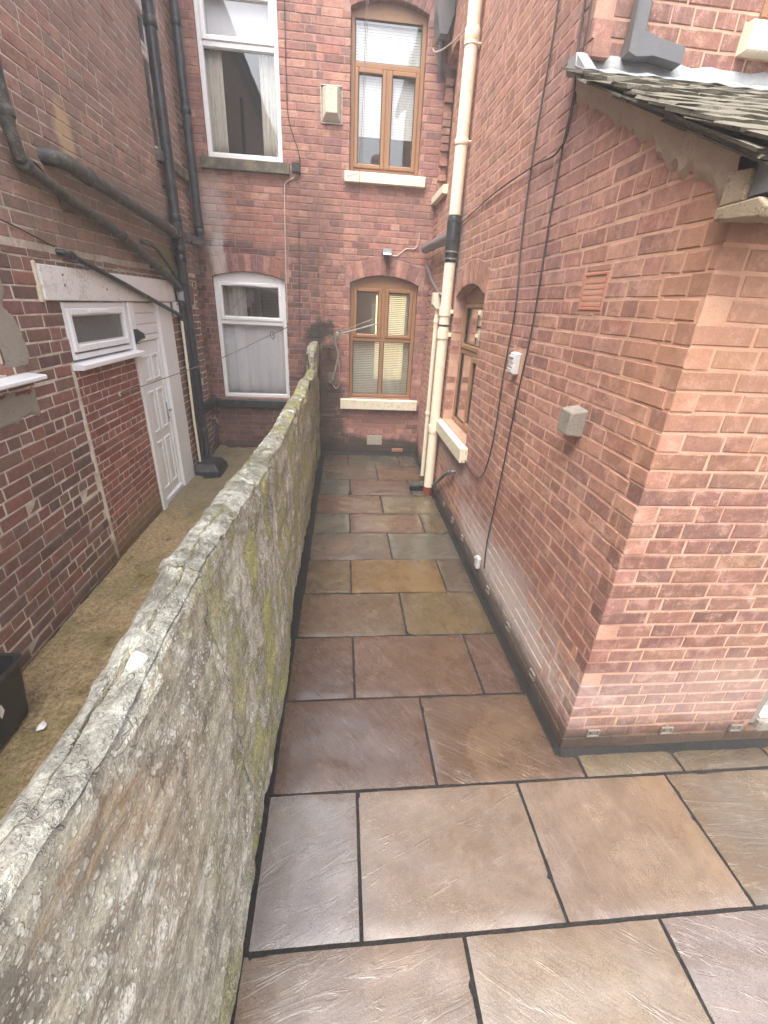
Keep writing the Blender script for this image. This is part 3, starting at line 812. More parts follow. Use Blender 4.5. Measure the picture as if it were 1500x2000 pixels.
dj.pbox(LEFT, 5.27, 5.655, 0.05, 2.165, -0.06, 0.012, 0.005)                   # wide white side panel
dj.build('door_frame', M_white, house_l)
tb = MB()
for k in range(3):
    z = 1.875 + k * 0.097
    tb.pbox(LEFT, 4.668, 5.267, z, z + 0.093, -0.06, -0.022 + 0.001 * (k % 2), 0.005)
    o = tb.build('overpanel_board', M_white, house_l); tb = MB()
dr = MB(); dr.pbox(LEFT, 4.672, 5.262, 1.815, 1.868, -0.075, -0.02, 0.006); dr.pbox(LEFT, 5.215, 5.262, 0.16, 1.812, -0.075, -0.02, 0.006)
dr.pbox(LEFT, 4.672, 5.262, 0.085, 0.157, -0.075, -0.008, 0.008); dr.build('door_lining', M_white, house_l)
df = MB(); df.pbox(LEFT, 4.676, 5.207, 0.166, 1.808, -0.09, -0.035, 0.004)
door = df.build('door', M_white, house_l, origin=LEFT.pt(4.94, 0.166, -0.05)); door['label'] = 'white six panel door'
for (a, b_) in ((0.26, 0.80), (0.90, 1.33), (1.43, 1.68)):
    for (y0, y1) in ((4.73, 4.91), (4.975, 5.155)):
        pm = MB(); w_ = 0.022
        for q in ((y0, y0 + w_, a, b_), (y1 - w_, y1, a, b_), (y0 + w_, y1 - w_, a, a + w_), (y0 + w_, y1 - w_, b_ - w_, b_)):
            pm.pbox(LEFT, q[0], q[1], q[2], q[3], -0.037, -0.022, 0.005)
        pm.pbox(LEFT, y0 + 0.045, y1 - 0.045, a + 0.045, b_ - 0.045, -0.037, -0.029, 0.005)
        pm.build('door_panel', M_white, door)
hd = MB(); hd.pbox(LEFT, 5.165, 5.195, 0.93, 1.15, -0.036, -0.024, 0.004)
hd.tube([LEFT.pt(5.18, 1.07, -0.03), LEFT.pt(5.18, 1.07, 0.02), LEFT.pt(5.07, 1.07, 0.022)], 0.009, 10)
hd.tube([LEFT.pt(5.18, 0.98, -0.03), LEFT.pt(5.18, 0.98, -0.012)], 0.010, 10); hd.build('handle', M_chrome, door, True)
st = MB(); st.pbox(LEFT, 4.56, 5.66, 0.02, 0.08, -0.12, 0.05, 0.012); st.build('door_step', M_conc, house_l)
bkp = MB(); bkp.pbox(LEFT, 4.55, 5.67, 0.0, 2.2, -0.20, -0.12, 0.002); bkp.build('door_backing', M_dark, house_l)
# loose mortar joint beside the red infill
jm = MB(); jm.pbox(LEFT, 3.482, 3.512, 0.06, 1.70, -0.05, 0.001, 0.002); jm.build('mortar_joint', M_mort_l, house_l)

# cement skimmed round the window at the left edge
def patch(P, u0, u1, v0, v1, hole, name, house, seed):
    c = MB(); n = 34; us = np.linspace(u0, u1, n); vs_ = np.linspace(v0, v1, n); UU, VV = np.meshgrid(us, vs_)
    nz = fbm(np.stack([UU * 7 + seed, VV * 7, 0 * UU], -1), 4, seed); e = np.minimum(np.minimum(UU - u0, u1 - UU), np.minimum(VV - v0, v1 - VV))
    D = np.clip((e - 0.05 + nz * 0.24) * 0.5, -0.012, 0.010) + 0.004 * fbm(np.stack([UU * 40, VV * 40, 0 * UU], -1), 3, seed + 1)
    c.add([P.pt(a, b, d) for a, b, d in zip(UU.ravel(), VV.ravel(), D.ravel())], [(j * n + i, j * n + i + 1, (j + 1) * n + i + 1, (j + 1) * n + i) for j in range(n - 1) for i in range(n - 1)
        if not (hole and hole[0] < us[i] < hole[1] - 0.02 and hole[2] < vs_[j] < hole[3] - 0.02)])
    return c.build(name, M_cement, house, True)
patch(LEFT, 2.50, 3.06, 1.80, 2.60, (2.0, 2.83, 1.70, 2.56), 'cement_patch', house_l, 2)
patch(LEFT, 2.45, 3.08, 1.46, 1.72, None, 'cement_patch', house_l, 5)

# right house, back wall
wb = [(0.175, 0.585, 1.80, 2.465, True), (0.64, 1.045, 1.80, 2.465, True), (0.175, 0.585, 0.965, 1.745, False), (0.64, 1.045, 0.965, 1.745, False)]
window(house_r, BACK, 0.12, 1.10, 0.91, 2.52, 0.07, M_brown, wb, [('h', 1.772, 0.175, 1.045), ('v', 0.6125, 0.965, 1.745), ('v', 0.6125, 1.80, 2.465)], arch=ab3, label='lower brown window lit from inside', room=1.4)
sill(house_r, BACK, -0.01, 1.20, 0.745, 0.905, 0.065, M_creamchip, label='cream painted sill with flaking paint')
lt = MB(); lt.pbox(BACK, 0.60, 1.12, 1.0, 2.4, -1.42, -1.40, 0.002); lt.build('lit_room_wall', M_lamp, house_r)
blind(BACK, 0.15, 0.605, 0.95, 1.76, -0.16, M_blind, 'venetian blind behind the lower left pane of the brown alley window')
blind(BACK, 0.62, 1.07, 0.95, 1.76, -0.165, M_blind, 'venetian blind behind the lower right pane of the brown alley window')
blind(BACK, 0.62, 1.07, 1.78, 2.50, -0.16, M_blind, 'venetian blind behind the upper right pane of the brown alley window')
window(house_r, BACK, 0.09, 1.00, 3.80, 5.33, 0.08, M_brown, [(0.145, 0.945, 4.895, 5.275, False), (0.145, 0.535, 3.855, 4.84, True), (0.56, 0.945, 3.855, 4.84, True)],
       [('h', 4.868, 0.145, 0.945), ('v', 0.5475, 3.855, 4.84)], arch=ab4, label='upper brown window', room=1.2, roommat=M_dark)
sill(house_r, BACK, 0.03, 1.08, 3.675, 3.80, 0.065, M_cream, label='cream painted sill')
blind(BACK, 0.13, 0.96, 4.88, 5.30, -0.155, M_blindw, 'white venetian blind in the top light of the upper brown window', tilt=80)
blind(BACK, 0.14, 0.54, 4.20, 4.86, -0.155, M_blindw, 'white venetian blind half lowered in the left casement of the upper brown window', tilt=80)
blind(BACK, 0.56, 0.95, 4.20, 4.86, -0.155, M_blindw, 'white venetian blind half lowered in the right casement of the upper brown window', tilt=80)
# right house, wing
window(house_r, RIGHT, -5.28, -4.20, 1.02, 2.37, 0.11, M_brown, [(-5.225, -4.255, 1.86, 2.315, True), (-5.225, -4.785, 1.075, 1.805, False), (-4.73, -4.255, 1.075, 1.805, True)],
       [('h', 1.832, -5.225, -4.255), ('v', -4.757, 1.075, 1.805)], arch=ar1, label='brown side window with a dark room behind', room=1.2, roommat=M_dark)
sill(house_r, RIGHT, -5.50, -4.09, 0.865, 1.015, 0.075, M_creamchip, label='cream painted sill in the side wall')
blind(RIGHT, -4.74, -4.27, 1.70, 2.33, -0.20, M_blindw, 'pale venetian blind part lowered behind the side window over the alley', tilt=50)
curtain(RIGHT, -5.24, -5.0, 1.04, 2.33, -0.22, M_curtain, 'grey curtain at the far side of the brown side window', 4, 0.02)
window(house_r, RIGHT, -6.95, -6.33, 3.60, 4.85, 0.11, M_brown, [(-6.895, -6.385, 3.655, 4.795, False)], arch=ar2, label='upper side window near the corner', roommat=M_dark)
sill(house_r, RIGHT, -7.02, -6.28, 3.495, 3.595, 0.06, M_cream)
window(house_r, ENDW, 2.13, 3.2, 3.66, 4.9, 0.09, M_brown, [(2.185, 3.145, 3.715, 4.845, True)], label='window over the lean-to roof', roommat=M_dark)
sill(house_r, ENDW, 2.06, 3.3, 3.525, 3.655, 0.07, M_cream)
# lean-to door at the right edge of the picture
ld = MB(); ld.pbox(FRONT, 2.37, 2.45, 0.12, 2.11, -0.14, -0.03, 0.006); ld.build('door_frame', M_block, outhouse)
ld = MB(); ld.pbox(FRONT, 2.46, 3.22, 0.20, 2.10, -0.13, -0.08, 0.006); d2 = ld.build('door', M_greydoor, outhouse)
ld = MB(); ld.pbox(FRONT, 2.47, 3.21, 0.30, 0.36, -0.09, -0.065, 0.006); ld.pbox(FRONT, 2.47, 3.21, 1.0, 1.05, -0.09, -0.065, 0.006); ld.build('door_panel', M_greydoor, d2)
ld = MB(); ld.pbox(FRONT, 2.44, 3.26, 0.085, 0.17, -0.16, 0.004, 0.012); ld.build('door_step', M_block, outhouse)
ld = MB(); ld.pbox(FRONT, 2.45, 3.24, 0.172, 0.197, -0.13, -0.02, 0.006); ld.build('threshold', M_whitedirty, outhouse)
# ------------------------------------------------------------------ roofs
def slab_roof(house, pts, off, name='roof'):
    r = MB(); r.prism(pts, off); return r.build(name, M_slate, house)
slab_roof(house_l, [(XL + 0.12, LY0 - 0.1, EAVE_L + 0.05), (XL + 0.12, YB, EAVE_L + 0.05), (-5.5, YB, 8.4), (-5.5, LY0 - 0.1, 8.4)], (0, 0, 0.06))
slab_roof(house_r, [(XR - 0.12, YE - 0.1, EAVE_R + 0.05), (XR - 0.12, YB, EAVE_R + 0.05), (4.6, YB, 7.9), (4.6, YE - 0.1, 7.9)], (0, 0, 0.06))
slab_roof(house_l, [(XL - 4, YB - 0.2, top_b + 0.06), (PARTY, YB - 0.2, top_b + 0.06), (PARTY, YB + 4.5, 10.2), (XL - 4, YB + 4.5, 10.2)], (0, 0, 0.06))
slab_roof(house_r, [(PARTY, YB - 0.2, top_b + 0.06), (XR + 4, YB - 0.2, top_b + 0.06), (XR + 4, YB + 4.5, 10.2), (PARTY, YB + 4.5, 10.2)], (0, 0, 0.06))
def gutter(house, a, b, rad=0.055):
    g = MB(); A, B = Vector(a), Vector(b); t = (B - A).normalized(); s = t.cross(Vector((0, 0, 1))); n = 9
    vs = []
    for p in (A, B):
        for r in (rad, rad - 0.004):
            for k in range(n):
                q = math.pi * k / (n - 1); vs.append(p + s * (r * math.cos(q)) - Vector((0, 0, 1)) * (r * math.sin(q)))
    fs = []
    for k in range(n - 1):
        fs += [(k, k + 1, 2 * n + k + 1, 2 * n + k), (n + k + 1, n + k, 3 * n + k, 3 * n + k + 1), (k + 1, k, n + k, n + k + 1), (2 * n + k, 2 * n + k + 1, 3 * n + k + 1, 3 * n + k)]
    fs += [(0, 2 * n, 3 * n, n), (n - 1, 2 * n - 1, 4 * n - 1, 3 * n - 1)]
    g.add(vs, fs); return g.build('gutter', M_blackpipe, house, True)
gutter(house_l, (XL + 0.16, LY0, EAVE_L), (XL + 0.16, YB, EAVE_L))
gutter(house_r, (XR - 0.16, YE, EAVE_R), (XR - 0.16, YB, EAVE_R))
gutter(house_l, (XL, YB - 0.2, top_b), (PARTY, YB - 0.2, top_b)); gutter(house_r, (PARTY, YB - 0.2, top_b), (XR, YB - 0.2, top_b))
ch = MB(); ch.box(3.0, 3.9, 3.2, 3.9, 6.6, 9.2, 0.02); chm = ch.build('chimney', M_mort_b, house_r)
for k in range(2):
    cp = MB(); cp.tube([(3.25 + 0.4 * k, 3.55, 9.2), (3.25 + 0.4 * k, 3.55, 9.75)], [0.13, 0.10], 12); cp.build('chimney_pot', M_terra, chm)

# stone slates of the lean-to, course by course, with the ragged undercloak at the verge
rs = random.Random(77)
SDIR = Vector((0, 1, ROOF0 * 0 + RSL)).normalized(); SNRM = Vector((0, -RSL, 1)).normalized()
rootz = Vector((0, 1.47, ROOF0 + 0.010))
def slate(x0, x1, s0, s1, lift0, lift1, th, name='slate'):
    """one slate: along x and up the slope s, its lower edge lifted over the course below"""
    n = 5; vs = []; fs = []
    for top in (0, 1):
        for j, (s, lf) in enumerate(((s0, lift0), (s1, lift1))):
            for i in range(n + 1):
                x = x0 + (x1 - x0) * i / n; e = rs.uniform(-0.005, 0.005) if j == 0 else 0
                ex = rs.uniform(-0.008, 0.008) if i == 0 else 0
                p = rootz + SDIR * (s + e) + SNRM * (lf + top * (th + rs.uniform(-0.003, 0.003))); vs.append((x + ex, p.y, p.z))
    m2 = n + 1; o = 2 * m2
    for i in range(n):
        fs += [(o + i, o + i + 1, o + m2 + i + 1, o + m2 + i), (i + 1, i, m2 + i, m2 + i + 1), (i, i + 1, o + i + 1, o + i), (m2 + i + 1, m2 + i, o + m2 + i, o + m2 + i + 1)]
    fs += [(m2, 0, o, o + m2), (n, m2 + n, o + m2 + n, o + n)]
    b = MB(); b.add(vs, fs); return b.build(name, M_slate, outhouse, origin=vs[0])
ROOFLEN = 1.62; rows = 12; gauge = ROOFLEN / rows
for r_ in range(rows):
    x = XR - 0.085 + rs.uniform(-0.02, 0.02)
    while x < 3.4:
        w_ = rs.uniform(0.22, 0.38)
        slate(x, x + w_ - 0.004, r_ * gauge - 0.05, r_ * gauge + gauge * 1.9, 0.014 + rs.uniform(0, 0.006), 0.002, rs.uniform(0.008, 0.013)); x += w_
for k, (sa, sb) in enumerate(((-0.02, 1.40), (-0.035, 0.95), (-0.05, 0.5))):     # undercloak at the verge
    s_ = sa
    while s_ < sb:
        l_ = min(rs.uniform(0.28, 0.5), sb - s_ + 0.1)
        slate(XR - 0.078 + 0.010 * k + rs.uniform(-0.012, 0.012), XR + 0.16, s_, s_ + l_ - 0.006, -0.012 - 0.012 * k, -0.011 - 0.012 * k, 0.010); s_ += l_
vf = MB(); vf.prism([(XR - 0.045, YE - 0.02, roof_u(YE - 0.02) + 0.008), (XR - 0.045, YE - 0.02, roof_u(YE - 0.02) - 0.01), (XR - 0.045, 1.50, roof_u(1.50) - 0.03), (XR - 0.045, 1.50, roof_u(1.50) + 0.008)], (0.2, 0, 0)); vf.build('verge_bedding', M_render, outhouse)
# mortar bedding smeared under the verge, one ragged skin
vb = MB(); n = 90; rows_v = 5; vs = []
for i in range(n + 1):
    y = 1.585 + (YE - 0.01 - 1.585) * i / n; z = roof_u(y)
    w_ = 0.045 + 0.075 * (1 - i / n) * (0.4 + vnoise(np.array([[y * 9, 0.3, 0]]), 3)[0]) + 0.06 * vnoise(np.array([[y * 26, 1.3, 0]]), 4)[0] ** 2
    for k in range(rows_v + 1):
        f = k / rows_v; d_ = (0.026 * (1 - f) + 0.010 + 0.012 * (vnoise(np.array([[y * 34, f * 5, 0]]), 9)[0] - 0.3)) if k < rows_v else -0.006
        vs.append((XR - d_, y, z - 0.01 - f * w_ - 0.02 * f))
vb.add(vs, [(i * (rows_v + 1) + k, i * (rows_v + 1) + k + 1, (i + 1) * (rows_v + 1) + k + 1, (i + 1) * (rows_v + 1) + k) for i in range(n) for k in range(rows_v)])
vbo = vb.build('verge_mortar', M_render, outhouse, True)
dk_ = MB(); dk_.prism([(XR + 0.03, YE - 0.01, roof_u(YE - 0.01) - 0.02), (XR + 0.03, YE - 0.01, roof_u(YE - 0.01) + 0.004), (XR + 0.03, 1.50, roof_u(1.50) + 0.004), (XR + 0.03, 1.50, roof_u(1.50) - 0.02)], (2.9, 0, 0)); dk_.build('roof_deck', M_dark, outhouse)
# lead flashing against the end wall
fl = MB(); xs = np.linspace(XR - 0.06, 3.4, 60); vs = []; fs = []
zt = ROOF0 + (YE - 1.47) * RSL
for i, x in enumerate(xs):
    w1 = 0.004 * math.sin(x * 23) + 0.006 * (vnoise(np.array([[x * 14, 0, 0]]), 5)[0] - 0.5)
    zb = zt + 0.022 + 0.004 * math.sin(x * 37)
    vs += [(x, YE - 0.012, zb + 0.062 + w1), (x, YE - 0.022 - 0.004 * math.sin(x * 61), zb + 0.012), (x, YE - 0.13 + 0.006 * math.sin(x * 19), zb - 0.042)]
for i in range(len(xs) - 1):
    a = i * 3
    fs += [(a, a + 1, a + 4, a + 3), (a + 1, a + 2, a + 5, a + 4)]
fl.add(vs, fs); fo = fl.build('lead_flashing', M_lead, outhouse, True); sm = fo.modifiers.new('t', 'SOLIDIFY'); sm.thickness = 0.004
lc = MB(); lc.prism([(XR - 0.055, YE + 0.10, zt + 0.03), (XR - 0.055, YE - 0.13, zt - 0.03), (XR - 0.055, YE - 0.13, zt - 0.012), (XR - 0.055, YE + 0.0, zt + 0.09), (XR - 0.055, YE + 0.10, zt + 0.10)], (0.06, 0, 0)); lc.build('lead_corner', M_lead, outhouse)
# corbel stone, fascia and square gutter at the eaves corner
cb = MB(); cb.prism([(XR - 0.05, 1.60, 2.585), (XR - 0.05, 1.60, 2.548), (XR - 0.05, 1.41, 2.532), (XR - 0.05, 1.40, 2.56), (XR - 0.05, 1.44, 2.588)], (0.12, 0, 0))
cb.prism([(XR - 0.045, 1.60, 2.68), (XR - 0.045, 1.60, 2.585), (XR - 0.045, 1.505, 2.588), (XR - 0.045, 1.505, 2.67)], (0.10, 0, 0)); cbo = cb.build('corbel', M_corbel, outhouse)
bv = cbo.modifiers.new('b', 'BEVEL'); bv.width = 0.006; bv.segments = 2
fa = MB(); fa.box(XR + 0.06, 4.0, 1.50, 1.53, 2.54, 2.68, 0.004); fa.build('fascia', M_conc, outhouse)
gg = MB()
gx0 = XR - 0.03
gg.box(gx0, 4.0, 1.385, 1.392, 2.60, 2.685, 0.002); gg.box(gx0, 4.0, 1.392, 1.488, 2.60, 2.607, 0.002); gg.box(gx0, 4.0, 1.488, 1.495, 2.60, 2.685, 0.002); gg.box(gx0 - 0.006, gx0, 1.383, 1.497, 2.597, 2.688, 0.002)
gg.build('gutter', M_greypipe, outhouse)
# the wing's square downpipe coming onto the lean-to roof
sd_ = thing('square_downpipe', (1.46, YE - 0.05, 3.47), 'dark square downpipe with a shoe turning onto the slate roof', 'downpipe')
q = MB(); q.box(1.43, 1.50, YE - 0.085, YE - 0.02, 3.50, 6.3, 0.008); q.build('pipe', M_greypipe, sd_)
q = MB(); q.prism([(1.426, YE - 0.089, 3.54), (1.426, YE - 0.089, 3.46), (1.47, YE - 0.089, 3.445), (1.56, YE - 0.089, 3.455), (1.72, YE - 0.089, 3.435), (1.72, YE - 0.089, 3.50), (1.58, YE - 0.089, 3.52), (1.504, YE - 0.089, 3.54)], (0, 0.072, 0)); q.build('shoe', M_greypipe, sd_)

# ------------------------------------------------------------------ ground
gm, nt, b = newmat('yard_earth'); pos = position(nt); n1 = noise(nt, pos, 6, 6, 0.65)
nt.links.new(mix(nt, n1, lin(92, 86, 78), lin(128, 120, 108)), b.inputs['Base Color']); b.inputs['Roughness'].default_value = 0.9
g = MB(); S = 26
g.add([(-S, -S, -0.16), (S, -S, -0.16), (S, S, -0.16), (-S, S, -0.16)], [(0, 1, 2, 3)])
tag(g.build('ground', gm), 'dull bare ground lying beneath and beyond the yards', 'ground', kind='structure')

# mossy concrete of the neighbour's yard
mm, nt, b = newmat('mossy_concrete'); pos = position(nt)
n1 = noise(nt, pos, 2.6, 6, 0.65); n2 = noise(nt, pos, 42, 4, 0.75); n3 = noise(nt, pos, 110, 3, 0.7); n4 = noise(nt, pos, 8, 5, 0.7)
c = mix(nt, sstep(nt, n2, 0.3, 0.7), lin(136, 114, 82), lin(198, 174, 134))
c = mix(nt, math_(nt, 'MULTIPLY', sstep(nt, n1, 0.45, 0.62), 0.60), c, lin(120, 116, 68))
c = mix(nt, math_(nt, 'MULTIPLY', sstep(nt, n4, 0.56, 0.68), 0.7), c, lin(92, 74, 50))
c = mix(nt, math_(nt, 'MULTIPLY', sstep(nt, n3, 0.57, 0.66), 0.65), c, lin(58, 46, 32))
sep = N(nt, 'ShaderNodeSeparateXYZ'); nt.links.new(pos, sep.inputs[0])
wet = math_(nt, 'MULTIPLY', sstep(nt, math_(nt, 'ADD', sep.outputs['Y'], math_(nt, 'MULTIPLY', n4, 1.2)), 4.9, 5.5), sstep(nt, math_(nt, 'ADD', sep.outputs['X'], math_(nt, 'MULTIPLY', n4, 0.6)), -0.9, -1.2))
c = mix(nt, math_(nt, 'MULTIPLY', wet, 0.5), c, lin(92, 94, 82))
nt.links.new(c, b.inputs['Base Color'])
nt.links.new(math_(nt, 'SUBTRACT', 0.88, math_(nt, 'MULTIPLY', wet, 0.5)), b.inputs['Roughness']); b.inputs['Specular IOR Level'].default_value = 0.3
vc = N(nt, 'ShaderNodeTexVoronoi', feature='DISTANCE_TO_EDGE'); vc.inputs['Scale'].default_value = 0.9
wq = N(nt, 'ShaderNodeVectorMath', operation='ADD'); nt.links.new(pos, wq.inputs[0]); nq = N(nt, 'ShaderNodeTexNoise'); nq.inputs['Scale'].default_value = 3.0; nq.inputs['Detail'].default_value = 5; nt.links.new(pos, nq.inputs['Vector']); nt.links.new(nq.outputs['Color'], wq.inputs[1]); nt.links.new(wq.outputs[0], vc.inputs['Vector'])
ckm = sstep(nt, vc.outputs['Distance'], 0.010, 0.002)
c = mix(nt, math_(nt, 'MULTIPLY', ckm, 0.18), c, lin(60, 50, 36)); nt.links.new(c, b.inputs['Base Color'])
bump(nt, b, math_(nt, 'SUBTRACT', math_(nt, 'ADD', n2, math_(nt, 'MULTIPLY', n3, 0.6)), math_(nt, 'MULTIPLY', ckm, 0.25)), 1.0, 0.018)
ny, nx = 260, 46
Y = np.linspace(-2.4, YB, ny); X = np.linspace(XL, -0.43, nx); XX, YY = np.meshgrid(X, Y)
ZZ = 0.085 - 0.004 * (YY - 2) + 0.035 * fbm(np.stack([XX * 2.2, YY * 1.6, XX * 0], -1), 4, 5) + 0.022 * fbm(np.stack([XX * 16, YY * 16, XX * 0], -1), 3, 8)
hn = 0.10 + 0.04 * fbm(np.stack([XX * 0, YY * 5, XX * 0], -1), 3, 2)
ZZ = ZZ + 0.035 * (1 / (1 + np.exp((XX - XL - hn) / 0.008)))
yd = MB(); yd.add(np.stack([XX, YY, ZZ], -1).reshape(-1, 3), [(j * nx + i, j * nx + i + 1, (j + 1) * nx + i + 1, (j + 1) * nx + i) for j in range(ny - 1) for i in range(nx - 1)])
tag(yd.build('yard_ground', mm, None, True), 'mossy brown concrete of the yard between the dark brick house and the stone wall', 'ground', kind='structure')

gb_ = MB(); rg = random.Random(12)
for k in range(900):
    x = rg.uniform(XL + 0.06, -0.56); y = rg.uniform(0.6, 6.9); r_ = rg.uniform(0.004, 0.011) * (1.6 if rg.random() < 0.08 else 1)
    i_ = min(nx - 1, int((x - XL) / (-0.43 - XL) * (nx - 1))); j_ = min(ny - 1, int((y + 2.4) / (YB + 2.4) * (ny - 1))); z = ZZ[j_, i_] + r_ * 0.25
    a_ = [Vector((x + r_ * rg.uniform(.7, 1.3) * math.cos(t), y + r_ * rg.uniform(.7, 1.3) * math.sin(t), z - r_ * 0.4)) for t in (0.3, 1.8, 3.3, 4.9)]
    gb_.add(a_ + [Vector((x + rg.uniform(-.3, .3) * r_, y, z + r_ * rg.uniform(.3, .7)))], [(0, 1, 4), (1, 2, 4), (2, 3, 4), (3, 0, 4)])
tag(gb_.build('grit', M_conc), 'loose grit and small stones scattered over the mossy yard concrete', 'gravel', kind='stuff')

# paving: dark jointing bed and riven sandstone slabs
jb, nt, b = newmat('slurry_joint'); pos = position(nt); n1 = noise(nt, pos, 90, 4, 0.7); n2 = noise(nt, pos, 5, 4, 0.6)
c = mix(nt, sstep(nt, n1, 0.35, 0.7), lin(26, 25, 25), lin(48, 45, 43)); nt.links.new(mix(nt, math_(nt, 'MULTIPLY', sstep(nt, n2, 0.45, 0.7), 0.25), c, lin(60, 54, 46)), b.inputs['Base Color'])
b.inputs['Roughness'].default_value = 0.8; b.inputs['Specular IOR Level'].default_value = 0.2; bump(nt, b, n1, 0.7, 0.005)
pave = bpy.data.objects.new('paving', None); COL.objects.link(pave)
tag(pave, 'wet riven sandstone paving in brown, grey and ochre slabs with dark joints', 'paving', kind='structure')
nx, ny = 70, 190
X = np.concatenate([np.linspace(-0.42, XR, nx)]); Y = np.linspace(-2.0, YB, ny); XX, YY = np.meshgrid(X, Y)
ZZ = -0.006 + 0.006 * fbm(np.stack([XX * 30, YY * 30, 0 * XX], -1), 3, 4)
fil = np.clip(1 - (XR - XX) / 0.026, 0, 1) * (YY > 1.55) + np.clip(1 - (YB - YY) / 0.08, 0, 1)
ZZ += np.clip(fil, 0, 1) ** 1.5 * 0.032 * (0.7 + 0.6 * vnoise(np.stack([XX * 6, YY * 6, XX * 0], -1), 6))
bed = MB(); bed.add(np.stack([XX, YY, ZZ], -1).reshape(-1, 3), [(j * nx + i, j * nx + i + 1, (j + 1) * nx + i + 1, (j + 1) * nx + i) for j in range(ny - 1) for i in range(nx - 1)])
bed.build('joint_bed', jb, pave, True)
b2 = MB(); nx2 = 60; X = np.linspace(XR, 4.4, nx2); Y = np.linspace(-2.0, YF, 70); XX, YY = np.meshgrid(X, Y)
ZZ = -0.006 + 0.006 * fbm(np.stack([XX * 30, YY * 30, 0 * XX], -1), 3, 4) + np.clip(1 - (YF - YY) / 0.05, 0, 1) ** 1.5 * 0.03
b2.add(np.stack([XX, YY, ZZ], -1).reshape(-1, 3), [(j * nx2 + i, j * nx2 + i + 1, (j + 1) * nx2 + i + 1, (j + 1) * nx2 + i) for j in range(69) for i in range(nx2 - 1)])
b2.build('joint_bed', jb, pave, True)

sl, nt, b = newmat('riven_sandstone'); oi = N(nt, 'ShaderNodeObjectInfo'); tc = N(nt, 'ShaderNodeTexCoord')
rv = N(nt, 'ShaderNodeVectorMath', operation='ADD'); nt.links.new(tc.outputs['Object'], rv.inputs[0])
rm = math_(nt, 'MULTIPLY', oi.outputs['Random'], 60.0); cb_ = N(nt, 'ShaderNodeCombineXYZ'); nt.links.new(rm, cb_.inputs[0]); nt.links.new(rm, cb_.inputs[1]); nt.links.new(rm, cb_.inputs[2]); nt.links.new(cb_.outputs[0], rv.inputs[1])
vr = N(nt, 'ShaderNodeVectorRotate', rotation_type='Z_AXIS'); nt.links.new(tc.outputs['Object'], vr.inputs['Vector'])
nt.links.new(math_(nt, 'SUBTRACT', math_(nt, 'MULTIPLY', math_(nt, 'FRACT', math_(nt, 'MULTIPLY', oi.outputs['Random'], 7.31)), 2.0), 0.6), vr.inputs['Angle'])
ad = N(nt, 'ShaderNodeVectorMath', operation='ADD'); nt.links.new(vr.outputs[0], ad.inputs[0]); nt.links.new(cb_.outputs[0], ad.inputs[1]); V = ad.outputs[0]
str1 = noise(nt, mapping(nt, V, (1.1, 6.5, 1)), 2.4, 5, 0.62, 0.9)      # riven terraces, drawn out along the grain
str2 = noise(nt, mapping(nt, V, (4.5, 26, 1)), 1.6, 5, 0.62, 1.1)           # fine grain lines
fine = noise(nt, V, 190, 3, 0.7); big = noise(nt, V, 1.7, 5, 0.6, 0.3); mid = noise(nt, V, 9, 5, 0.65)
r2 = math_(nt, 'FRACT', math_(nt, 'MULTIPLY', oi.outputs['Random'], 23.7)); r3 = math_(nt, 'FRACT', math_(nt, 'MULTIPLY', oi.outputs['Random'], 51.3))
ter = math_(nt, 'MULTIPLY', str1, math_(nt, 'ADD', 2.5, math_(nt, 'MULTIPLY', r2, 4.0))); fr_ = math_(nt, 'FRACT', ter); stp = math_(nt, 'ADD', math_(nt, 'FLOOR', ter), sstep(nt, fr_, 0.80, 1.0))
edge = math_(nt, 'MULTIPLY', sstep(nt, fr_, 0.86, 0.95), sstep(nt, fr_, 1.0, 0.965))
edge = math_(nt, 'MULTIPLY', edge, sstep(nt, mid, 0.52, 0.66))
c = oi.outputs['Color']
tint = N(nt, 'ShaderNodeHueSaturation'); nt.links.new(c, tint.inputs['Color']); nt.links.new(math_(nt, 'ADD', 0.498, math_(nt, 'MULTIPLY', big, 0.03)), tint.inputs['Hue'])
nt.links.new(math_(nt, 'ADD', 0.42, math_(nt, 'MULTIPLY', big, 0.95)), tint.inputs['Saturation']); nt.links.new(math_(nt, 'ADD', 0.27, math_(nt, 'MULTIPLY', mid, 0.46)), tint.inputs['Value'])
c = tint.outputs[0]
c = mix(nt, math_(nt, 'MULTIPLY', sstep(nt, big, 0.54, 0.68), 0.22), c, lin(132, 106, 80))
c = mix(nt, math_(nt, 'MULTIPLY', sstep(nt, str2, 0.5, 0.72), 0.10), c, lin(176, 160, 144))
fk = math_(nt, 'ADD', 0.45, math_(nt, 'MULTIPLY', fine, 1.1)); fc = N(nt, 'ShaderNodeCombineColor'); [nt.links.new(fk, fc.inputs[q]) for q in range(3)]
c = mix(nt, 0.8, c, fc.outputs[0], 'MULTIPLY')
c = mix(nt, math_(nt, 'MULTIPLY', edge, 0.22), c, lin(190, 174, 154))
dmp = noise(nt, V, 4.5, 5, 0.7, 0.5)
c = mix(nt, math_(nt, 'MULTIPLY', sstep(nt, dmp, 0.54, 0.66), 0.35), c, lin(92, 74, 58))
pw = position(nt); dw = noise(nt, pw, 1.9, 6, 0.65, 0.4); dwm = sstep(nt, dw, 0.47, 0.60)
c = mix(nt, math_(nt, 'MULTIPLY', dwm, 0.24), c, lin(82, 66, 52))
gr = noise(nt, pw, 60, 3, 0.7); c = mix(nt, math_(nt, 'MULTIPLY', sstep(nt, gr, 0.60, 0.70), 0.35), c, lin(58, 48, 40))
spk = math_(nt, 'MULTIPLY', sstep(nt, fine, 0.64, 0.72), sstep(nt, mid, 0.5, 0.64))
c = mix(nt, math_(nt, 'MULTIPLY', spk, 0.6), c, lin(60, 52, 46))
